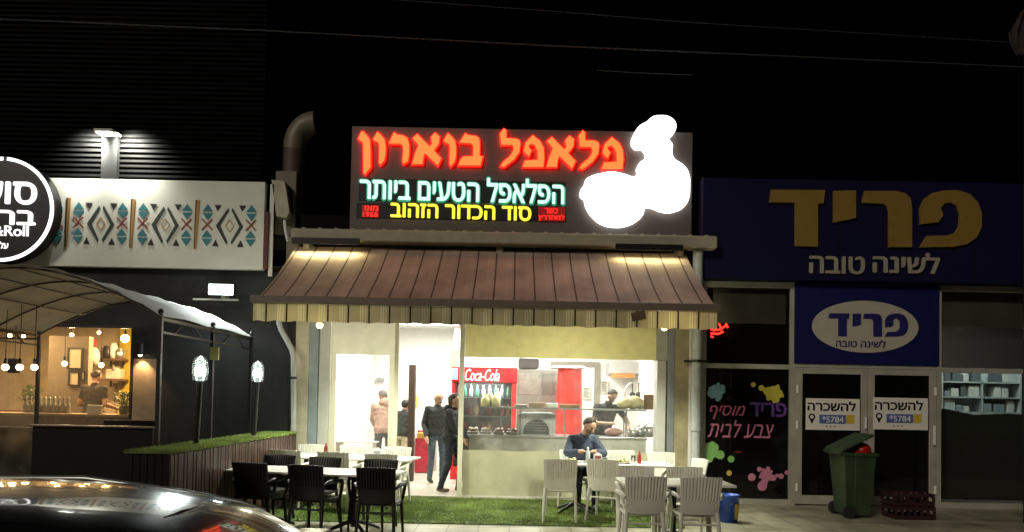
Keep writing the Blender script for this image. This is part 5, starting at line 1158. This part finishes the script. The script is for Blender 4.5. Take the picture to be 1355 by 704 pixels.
# ================================================================== PEOPLE
def hullpts(pts):
    bm = bmesh.new()
    for p in pts: bm.verts.new(p)
    r = bmesh.ops.convex_hull(bm, input=list(bm.verts)); 
    bmesh.ops.delete(bm, geom=[v for v in bm.verts if not v.link_faces], context='VERTS')
    return bm
def sph(c, r, s=(1, 1, 1), nu=12, nv=7):
    c = Vector(c); out = []
    for i in range(nv + 1):
        th = math.pi * i / nv
        for k in range(nu if 0 < i < nv else 1):
            ph = 2 * math.pi * k / nu; out.append(c + Vector((r * s[0] * math.sin(th) * math.cos(ph), r * s[1] * math.sin(th) * math.sin(ph), r * s[2] * math.cos(th))))
    return out
def person(label, loc, yaw, J, pal_, hair=None, vox=.0105, hood=False, beard=False):
    """J: joints in the body's own frame (x to its left... -y is where it faces). One continuous voxel-fused body."""
    root = thing('person', label, 'person', loc, yaw)
    P = []
    def cap(a, b_, ra, rb, m): P.append((Vector(a), Vector(b_), ra, rb, m))
    hd, nk, ch, pe = Vector(J['head']), Vector(J['neck']), Vector(J['chest']), Vector(J['pelvis'])
    side = Vector(J.get('side', (1, 0, 0))).normalized(); fw_ = Vector(J.get('face', (0, -1, 0))).normalized()
    hr = side.copy(); hs = fw_.cross(Vector((0, 0, 1))).normalized()   # head's own side axis
    up = hs.cross(fw_).normalized();  up = up if up.z > 0 else -up
    SK, TOP, LEG, SHOE, DARK, BRD = 0, 1, 2, 3, 4, 5
    # head: skull, jaw, nose, ears, brows, eyes, mouth
    cap(hd + up * .02 + fw_ * -.012, hd + up * .03 + fw_ * .012, .088, .084, SK); cap(hd + up * .055, hd + up * .05 - fw_ * .03, .07, .07, SK)
    cap(hd - up * .035 + fw_ * .035, hd - up * .07 + fw_ * .05, .058, .042, BRD if beard else SK)
    cap(hd + up * .0 + fw_ * .09, hd - up * .03 + fw_ * .108, .012, .017, SK)
    for k in (-1, 1):
        cap(hd + hs * k * .085 - up * .005, hd + hs * k * .088 - up * .035, .02, .014, SK); cap(hd + hs * k * .034 + up * .012 + fw_ * .082, hd + hs * k * .034 + up * .012 + fw_ * .084, .012, .012, DARK); cap(hd + hs * k * .018 + up * .033 + fw_ * .088, hd + hs * k * .05 + up * .033 + fw_ * .076, .008, .008, DARK)
    cap(hd - up * .058 + fw_ * .086 - hs * .018, hd - up * .058 + fw_ * .086 + hs * .018, .009, .009, DARK)
    cap(hd - up * .06 - fw_ * .015, nk, .052, .058, SK)
    # torso
    cap(nk + Vector((0, 0, -.02)), ch + Vector((0, 0, .08)), .075, .10, TOP)
    sh = []
    for k in (-1, 1): s_ = Vector(J['shl'] if k > 0 else J['shr']); sh.append(s_); cap(ch + side * k * .05 + Vector((0, 0, .06)), s_, .105, .075, TOP)
    cap(ch + side * .07, pe + side * .06 + Vector((0, 0, .08)), .115, .115, TOP); cap(ch - side * .07, pe - side * .06 + Vector((0, 0, .08)), .115, .115, TOP); cap(ch, pe + Vector((0, 0, .08)), .13, .135, TOP)
    for f_ in (0, .3, .6, .9): c_ = ch.lerp(pe + Vector((0, 0, .08)), f_); cap(c_ - side * (.085 - .02 * f_), c_ + side * (.085 - .02 * f_), .122, .122, TOP)
    cap(ch + Vector((0, 0, .07)) - side * .1, ch + Vector((0, 0, .07)) + side * .1, .112, .112, TOP)
    if J.get('hem', True): cap(pe - side * .075 + Vector((0, 0, .03)), pe + side * .075 + Vector((0, 0, .03)), .142, .142, TOP)
    if hood: cap(nk - fw_ * .07 - side * .06, nk - fw_ * .07 + side * .06, .075, .075, TOP); cap(nk - fw_ * .09, nk - fw_ * .10 - Vector((0, 0, .09)), .08, .06, TOP)
    cap(pe + side * .07, pe - side * .07, .13, .13, LEG)
    for k, a in ((1, 'l'), (-1, 'r')):
        s_ = Vector(J['sh' + a]); e = Vector(J['el' + a]); h = Vector(J['ha' + a]); bare = J.get('bare', False)
        cap(s_, s_.lerp(e, .6), .070, .062 if not bare else .056, TOP); cap(s_.lerp(e, .55), e, .054 if bare else .061, .047 if bare else .056, SK if bare else TOP); w = e.lerp(h, .86)
        cap(e, w, .047 if bare else .056, .034 if bare else .046, SK if bare else TOP); cap(w, h, .028, .034, SK)
        d = (h - e).normalized(); n_ = d.cross(Vector((0, 0, 1))); n_ = n_.normalized() if n_.length > .1 else side.copy()
        cap(h, h + d * .045, .034, .036, SK)
        for f in range(4):
            o_ = n_ * (-.03 + .02 * f); L = (.055, .07, .066, .05)[f]; m_ = h + d * .055 + o_; cap(m_, m_ + d * L * .55, .0105, .0105, SK); cap(m_ + d * L * .55, m_ + d * L * .95 - Vector((0, 0, .018)), .0105, .0095, SK)
        cap(h + n_ * .03, h + n_ * .055 + d * .045, .0135, .011, SK)
        hp = Vector(J['hi' + a]); kn = Vector(J['kn' + a]); an = Vector(J['an' + a]); 
        cap(hp, kn, .092, .066, LEG); cap(kn, kn.lerp(an, .35), .064, .062, LEG); cap(kn.lerp(an, .3), an, .062, .052, LEG)
        td = Vector(J.get('toe' + a, (0, -1, 0))).normalized(); z0 = an.z - .075
        cap(an - Vector((0, 0, .02)), an - Vector((0, 0, .035)) - td * .02, .046, .044, SHOE); cap(an - Vector((0, 0, .04)) - td * .03, an - Vector((0, 0, .045)) + td * .14, .038, .036, SHOE)
    mb = MB()
    for a, b_, ra, rb, m in P: mb.addbm(hullpts(sph(a, ra) + sph(b_ + Vector((1e-4, 0, 0)), rb)))
    tmp = mb.build('tmp', M_white); md = tmp.modifiers.new('r', 'REMESH'); md.mode = 'VOXEL'; md.voxel_size = vox
    dg = bpy.context.evaluated_depsgraph_get(); me = bpy.data.meshes.new_from_object(tmp.evaluated_get(dg)); bpy.data.objects.remove(tmp)
    bm = bmesh.new(); bm.from_mesh(me)
    for _ in range(7): bmesh.ops.smooth_vert(bm, verts=list(bm.verts), factor=.5, use_axis_x=True, use_axis_y=True, use_axis_z=True)
    # cloth folds
    for v in bm.verts:
        c = v.co; v.co = c + v.normal * .004 * (math.sin(c.z * 60 + c.x * 25) * math.sin(c.x * 40 + c.y * 33)) * (1 if (c - hd).length > .2 else 0)
    bm.to_mesh(me); bm.free(); me.name = 'body'
    n = len(me.polygons); cen = np.zeros(n * 3); me.polygons.foreach_get('center', cen); cen = cen.reshape(-1, 3); best = np.full(n, 9.0); idx = np.zeros(n, int)
    for a, b_, ra, rb, m in P:
        a_ = np.array(a); d = np.array(b_) - a_; L2 = max(d @ d, 1e-9); tt = np.clip(((cen - a_) @ d) / L2, 0, 1); dist = np.linalg.norm(cen - a_ - tt[:, None] * d, axis=1) - (ra + (rb - ra) * tt); u = dist < best; best[u] = dist[u]; idx[u] = m
    me.materials.clear()
    for m in list(pal_) + [mat('stubble', (.10, .062, .045), .7)]: me.materials.append(m)
    me.polygons.foreach_set('material_index', idx.astype(np.int32)); me.polygons.foreach_set('use_smooth', np.ones(n, bool)); me.update()
    o = bpy.data.objects.new('body', me); C.objects.link(o); o.parent = root
    if hair:
        bm = bmesh.new(); bmesh.ops.create_uvsphere(bm, u_segments=22, v_segments=16, radius=1)
        vol = hair.get('vol', .96); back = hair.get('back', 0)
        kill = []
        for v in bm.verts:
            f_, s_, u_ = v.co.y, v.co.x, v.co.z       # y = forward
            line = -.15 + max(0, f_ + .12) * 1.2 if f_ > -.1 else -.25 - back * (-f_)
            line += .10 * math.sin(11 * s_ + 3 * f_)
            if u_ < line: kill.append(v)
            j = 1 + .05 * math.sin(9 * s_ + 7 * u_) * math.sin(8 * f_); v.co = hd + up * .032 - fw_ * .006 + (hs * s_ * .099 + fw_ * f_ * .111 + up * u_ * .108 * (1 + (.3 * back if u_ < 0 else 0))) * vol * j
        bmesh.ops.delete(bm, geom=kill, context='VERTS'); r = bmesh.ops.solidify(bm, geom=list(bm.faces), thickness=.014)
        m2 = MB(); m2.addbm(bm, True); m2.build('hair', hair['mat'], root, True)
    return root
def cloth(n, c): return mat(n, c, .85, var=.2, vscale=18, bump=.35, bscale=70)
SKIN = mat('skin_tan', (.46, .27, .18), .5, var=.06); SKIN2 = mat('skin_brown', (.40, .23, .15), .5, var=.06)
HDK = mat('dark_hair', (.015, .011, .009), .6); HGR = mat('grey_hair', (.12, .11, .10), .7, var=.3)
def stand(hgt=1.72, arms=None, step=0.0, lean=0.0):
    s = hgt / 1.72; J = {'head': (0, -.03 - lean * 1.3, 1.59), 'neck': (0, 0 - lean, 1.46), 'chest': (0, .01 - lean * .8, 1.27), 'pelvis': (0, .02, .93), 'shl': (.185, .01 - lean, 1.39), 'shr': (-.185, .01 - lean, 1.39), 'ell': (.25, .05 - lean, 1.12), 'elr': (-.25, .05 - lean, 1.12),
         'hal': (.235, -.08, .87), 'har': (-.235, -.08, .87), 'hil': (.10, .02, .90), 'hir': (-.10, .02, .90), 'knl': (.11, -.02 - step, .50), 'knr': (-.11, -.02 + step * .4, .50), 'anl': (.12, .04 - step, .095), 'anr': (-.12, .04 + step, .095)}
    if arms: J.update(arms)
    return {k: (tuple(Vector(v) * s) if k not in ('side', 'face', 'bare') and not k.startswith('toe') else v) for k, v in J.items()}
FZ = .036
# bald man in the doorway, turned towards the counter
q = at(577, 640, 14.3)
person('bald man in a charcoal jacket and jeans standing inside the doorway', (q.x, 14.3, FZ), R(25), stand(1.76, {'hal': (.16, -.2, .9), 'face': (.35, -.9, -.15)}), [SKIN, cloth('charcoal_jacket', (.028, .03, .032)), cloth('blue_jeans', (.06, .085, .11)), mat('dark_shoe', (.02, .018, .016), .5), HDK])
q = at(597, 655, 12.95)
person('dark haired person in black clothes and brown shoes facing the counter in the doorway', (q.x, 12.95, FZ), R(78), stand(1.72, {'ell': (.2, -.12, 1.12), 'elr': (-.2, -.1, 1.12), 'hal': (.14, -.20, .93), 'har': (-.14, -.22, .95)}, .13), [SKIN2, cloth('black_jacket', (.010, .010, .012)), cloth('navy_trousers', (.012, .014, .022)), mat('brown_shoe', (.10, .06, .03), .6), HDK], {'mat': HDK, 'vol': 1.06, 'back': 1.6}, hood=True)
q = at(507, 600, 14.9)
person('grey haired man in a peach hooded jacket behind the clear curtain', (q.x, 14.9, FZ), R(205), stand(1.78, {'ell': (.2, -.12, 1.14), 'elr': (-.24, -.1, 1.14), 'hal': (.1, -.32, 1.02), 'har': (-.16, -.35, 1.02), 'face': (.3, -.8, -.35)}, 0, .06), [SKIN, cloth('peach_jacket', (.44, .27, .21)), cloth('grey_trousers', (.05, .05, .055)), MATS['dark_shoe'], HDK], {'mat': HGR, 'back': .5}, hood=True)
q = at(531, 600, 15.9)
person('person in a dark jacket and cream trousers half hidden by the curtain edge', (q.x, 15.9, FZ), R(150), stand(1.58, {'hal': (.14, -.28, 1.0), 'ell': (.24, -.06, 1.1)}, 0, .08), [SKIN2, cloth('dark_jacket', (.03, .035, .03)), cloth('cream_trousers', (.5, .45, .30)), MATS['dark_shoe'], HDK], {'mat': HDK, 'back': .6})
# worker bent over the counter
q = at(800, 570, 14.05)
person('worker in a black t-shirt bending over a pink bag at the counter', (q.x - .03, 14.12, FZ), R(22), stand(1.93, {'head': (0.02, -.27, 1.55), 'neck': (0, -.2, 1.45), 'chest': (0, -.12, 1.26), 'shl': (.20, -.16, 1.36), 'shr': (-.20, -.16, 1.36), 'ell': (.30, -.30, 1.12), 'elr': (-.28, -.2, 1.10), 'hal': (.20, -.50, 1.04), 'har': (-.1, -.42, 1.10), 'bare': True, 'face': (.1, -.75, -.65)}), [SKIN, cloth('black_tshirt', (.018, .019, .022)), cloth('black_trousers', (.02, .02, .02)), MATS['dark_shoe'], HDK], {'mat': HDK, 'back': .3}, beard=True)
# man eating at the table
q = at(768, 600, 11.75)
def seated(extra):
    J = {'head': (.05, -.27, 1.18), 'neck': (.01, -.15, 1.06), 'chest': (0, -.08, .88), 'pelvis': (0, .04, .56), 'shl': (.165, -.12, .985), 'shr': (-.165, -.10, .985), 'ell': (.27, -.28, .80), 'elr': (-.27, -.26, .80), 'hal': (.10, -.42, .83), 'har': (-.12, -.40, .83),
         'hil': (.10, .02, .53), 'hir': (-.10, .02, .53), 'knl': (.13, -.42, .52), 'knr': (-.13, -.42, .52), 'anl': (.13, -.34, .095), 'anr': (-.13, -.36, .095), 'face': (.45, -.72, -.5)}
    J.update(extra); return J
person('bearded man in a slate blue jacket bent over his food at the white table', (q.x, 11.66, GZ(0, 11)), R(8), seated({}), [SKIN2, cloth('slate_jacket', (.045, .06, .095)), cloth('dark_trousers', (.014, .014, .016)), mat('grey_shoe', (.3, .3, .28), .6), HDK], {'mat': mat('brown_hair', (.035, .022, .015), .6), 'back': .3}, beard=True).scale = (1.07, 1.10, 1.08)
# man seen from behind in the restaurant
q = at(126, 560, 14.0)
person('man in a dark t-shirt seen from behind at the restaurant bar', (q.x, 13.95, .212), R(170), stand(1.88, {'bare': True, 'hal': (.2, -.3, 1.05), 'har': (-.2, -.3, 1.05)}), [SKIN2, cloth('dark_tshirt', (.012, .009, .008)), MATS['black_trousers'], MATS['dark_shoe'], HDK], {'mat': HDK, 'vol': .97, 'back': .2})

# ================================================================== CARS
def make_car(label):
    t = thing('parked_car', label, 'car')
    M_car = mat('grey_car_paint', (.018, .020, .022), .21, metal=.5, coat=1.0, var=.03)
    M_cg = mat('car_glass', (.003, .003, .004), .14, var=0, spec=.28)
    # stations along the car (x, rear at +): half width, belt z, roof edge half width, roof edge z, crown z
    ST = [(-2.15, .60, .62, .58, .63, .64), (-2.05, .74, .74, .68, .76, .78), (-1.6, .86, .85, .74, .88, .92), (-1.05, .88, .92, .78, .95, .985), (-.45, .885, .93, .62, 1.34, 1.38), (-.1, .89, .935, .60, 1.395, 1.44), (.4, .89, .945, .60, 1.41, 1.46), (.9, .89, .955, .595, 1.39, 1.45), (1.3, .885, .965, .59, 1.34, 1.405), (1.55, .88, .975, .58, 1.285, 1.345), (1.72, .87, .98, .57, 1.205, 1.26), (1.84, .86, .98, .60, 1.12, 1.165), (2.02, .80, .93, .70, .95, .97), (2.14, .70, .70, .66, .72, .73)]
    def sec(s):
        x, hw, bz, rw, ez, cz_ = s
        return [(hw * .93, .22), (hw * .985, .34), (hw, .6), (hw * .985, bz - .1), (hw * .955, bz), (rw + .03, ez - .03), (rw, ez), (rw * .82, cz_ - (cz_ - ez) * .38), (rw * .45, cz_ - (cz_ - ez) * .07), (0, cz_)]
    b = MB(); rows = []
    for s in ST:
        h = sec(s); rows.append([(s[0], -y, z) for y, z in h] + [(s[0], y, z) for y, z in h[::-1][1:]])
    nc = len(rows[0]); b.smooth = True; vs_ = [p for r in rows for p in r]; fb, fg = [], []
    for i in range(len(rows) - 1):
        for j in range(nc - 1):
            f = [i * nc + j, i * nc + j + 1, (i + 1) * nc + j + 1, (i + 1) * nc + j]
            side_ = j in (4, nc - 6); glass = (side_ and 3 <= i <= 8) or (i in (3,) and 5 <= j <= nc - 7) or (i == 11 and 4 <= j <= nc - 6)
            (fg if glass else fb).append(f)
    b.add(vs_, fb, True); b.add(rows[0], [list(range(nc))], False); b.add(rows[-1], [list(range(nc))[::-1]], False); b.add([rows[0][0], rows[-1][0], rows[-1][-1], rows[0][-1]], [[0, 1, 2, 3]], False); b.build('body', M_car, t, True)
    b = MB(); b.add(vs_, fg, True); b.build('windows', M_cg, t, True)
    for s_ in (-1, 1):
        b = MB(); b.tube([(-.2, s_ * .60, 1.40), (-.1, s_ * .605, 1.418), (.6, s_ * .605, 1.432), (1.1, s_ * .60, 1.38), (1.4, s_ * .595, 1.335), (1.52, s_ * .595, 1.30)], [.010, .013, .013, .013, .012, .008], 8); b.build('roof_rail', mat('satin_rail', (.30, .32, .31), .3, metal=.7), t, True)
        b = MB(); b.tube([(-1.0, s_ * .855, .935), (0, s_ * .862, .953), (1.0, s_ * .862, .972), (1.75, s_ * .85, .995)], .010, 6); b.build('window_trim', mat('chrome_trim', (.5, .5, .5), .2, metal=1), t, True)
        b = MB(); b.grid([[(1.62 + .24 * i / 4 + .08 * (1 - k / 5), s_ * (.875 - .03 * i / 4 - .20 * (k / 5) ** 1.2), .86 + .27 * k / 5) for i in range(5)] for k in range(6)], (0, -s_ * .03, 0)); b.build('tail_light', mat('tail_red', (.35, .005, .008), .15, emit=(1, .02, .03), es=.18, var=0), t, True)
        b = MB(); b.box(-2.13, s_ * .6 - .13, .6, -1.98, s_ * .6 + .13, .74, .03); b.build('headlight', mat('headlight_glass', (.7, .72, .75), .05, metal=.8), t, True)
        b = MB(); b.box(-.62, s_ * .98 - .1, .93, -.5, s_ * .98 + .1, 1.07, .04); b.build('mirror', M_car, t, True)
        for x in (-1.32, 1.32):
            w = MB(); w.lathe([(.2, -.1), (.3, -.1), (.325, -.07), (.325, .07), (.3, .1), (.2, .1)], (0, 0, 0), 28); w.v = [(x + v[0], s_ * .8 + v[2], .325 + v[1] - .0) for v in w.v]; wo = w.build('wheel', mat('tyre_rubber', (.012, .012, .012), .8), t, True)
            w = MB(); w.lathe([(0, .06), (.05, .07), (.19, .05), (.2, .09), (.2, -.09), (0, -.05)], (0, 0, 0), 20); w.v = [(x + v[0], s_ * (.8 + v[2]), .325 + v[1]) for v in w.v]; w.build('rim', M_steel, t, True)
    M_seam = mat('seam_black', (.004, .004, .004), .7, var=0)
    for x_, z_, e_ in ((1.40, 1.377, 1.325), (.35, 1.459, 1.410)):
        if x_ > 1: b = MB(); b.tube([(x_, -.58, e_ - .005), (x_, -.40, e_ + .036), (x_, 0, z_ + .005), (x_, .40, e_ + .036), (x_, .58, e_ - .005)], .005, 6); b.build('tailgate_gap', M_seam, t, True)
    b = MB(); b.box(1.70, -.58, 1.195, 1.86, .58, 1.225, .014); b.build('spoiler', M_car, t, True)
    b = MB(); b.box(2.1, -.26, .74, 2.115, .26, .85, .004); b.build('number_plate', mat('plate_yellow', (.6, .5, .08), .5), t, True)
    return t
car = make_car('dark grey estate car parked before the pergola with bulbs mirrored in its roof')
car.location = (-2.74, 3.12, -.17); car.rotation_euler = (0, 0, R(-3))
car2 = dup(car, (7.2, 7.25, -.0), R(2), 'dark car at the frame edge showing only its shiny headlamp')
car2.location = (6.86, 6.0, -.17); car2.rotation_euler = (0, 0, R(-62))

# ================================================================== OVERHEAD WIRES AND FLAG
M_cab = mat('cable_grey', (.03, .03, .03), .7)
for (pts, lb, r) in (([(-30, 24, 11), (340, 40, 11), (720, 60, 11), (1100, 77, 11), (1400, 91, 11)], 'long overhead cable crossing the whole night sky', .010),
                  ([(470, -4, 11.2), (720, 14, 11.2), (920, 30, 11.2), (1400, 60, 11.2)], 'upper thin overhead cable rising out of the frame', .006),
                  ([(790, 93, 11.4), (860, 97, 11.4), (915, 99, 11.4)], 'short slack overhead cable above the chef shaped light', .006)):
    b = MB(); P_ = [at(*p) for p in pts]; b.tube(P_, r, 6); tag(b.build('overhead_cable', M_cab), lb, 'cable', 'overhead cables')
t = thing('flag', 'faded hanging flag on a pole at the upper frame corner', 'flag', at(1352, 100, 11)); q = at(1353, 40, 11)
b = MB(); b.tube([(q.x + .05, 11, 0), (q.x + .05, 11, at(1353, 2, 11).z)], .03, 8); b.build('pole', M_blackmetal, t)
b = MB(); rows = []
for i in range(9):
    f = i / 8; z = at(1350, 10 + 62 * f, 11).z; x0 = at(1350 - (12 * math.sin(f * 3.0) + 1), 40, 11).x
    rows.append([(x0 + (q.x + .04 - x0) * j / 6, 11 + .05 * math.sin(j * 1.6 + f * 2), z - .1 * (1 - j / 6) * (1 if f < .5 else 0)) for j in range(7)])
b.grid(rows); b.build('cloth', mat('faded_flag', (.02, .009, .008), .8, var=.4), t)
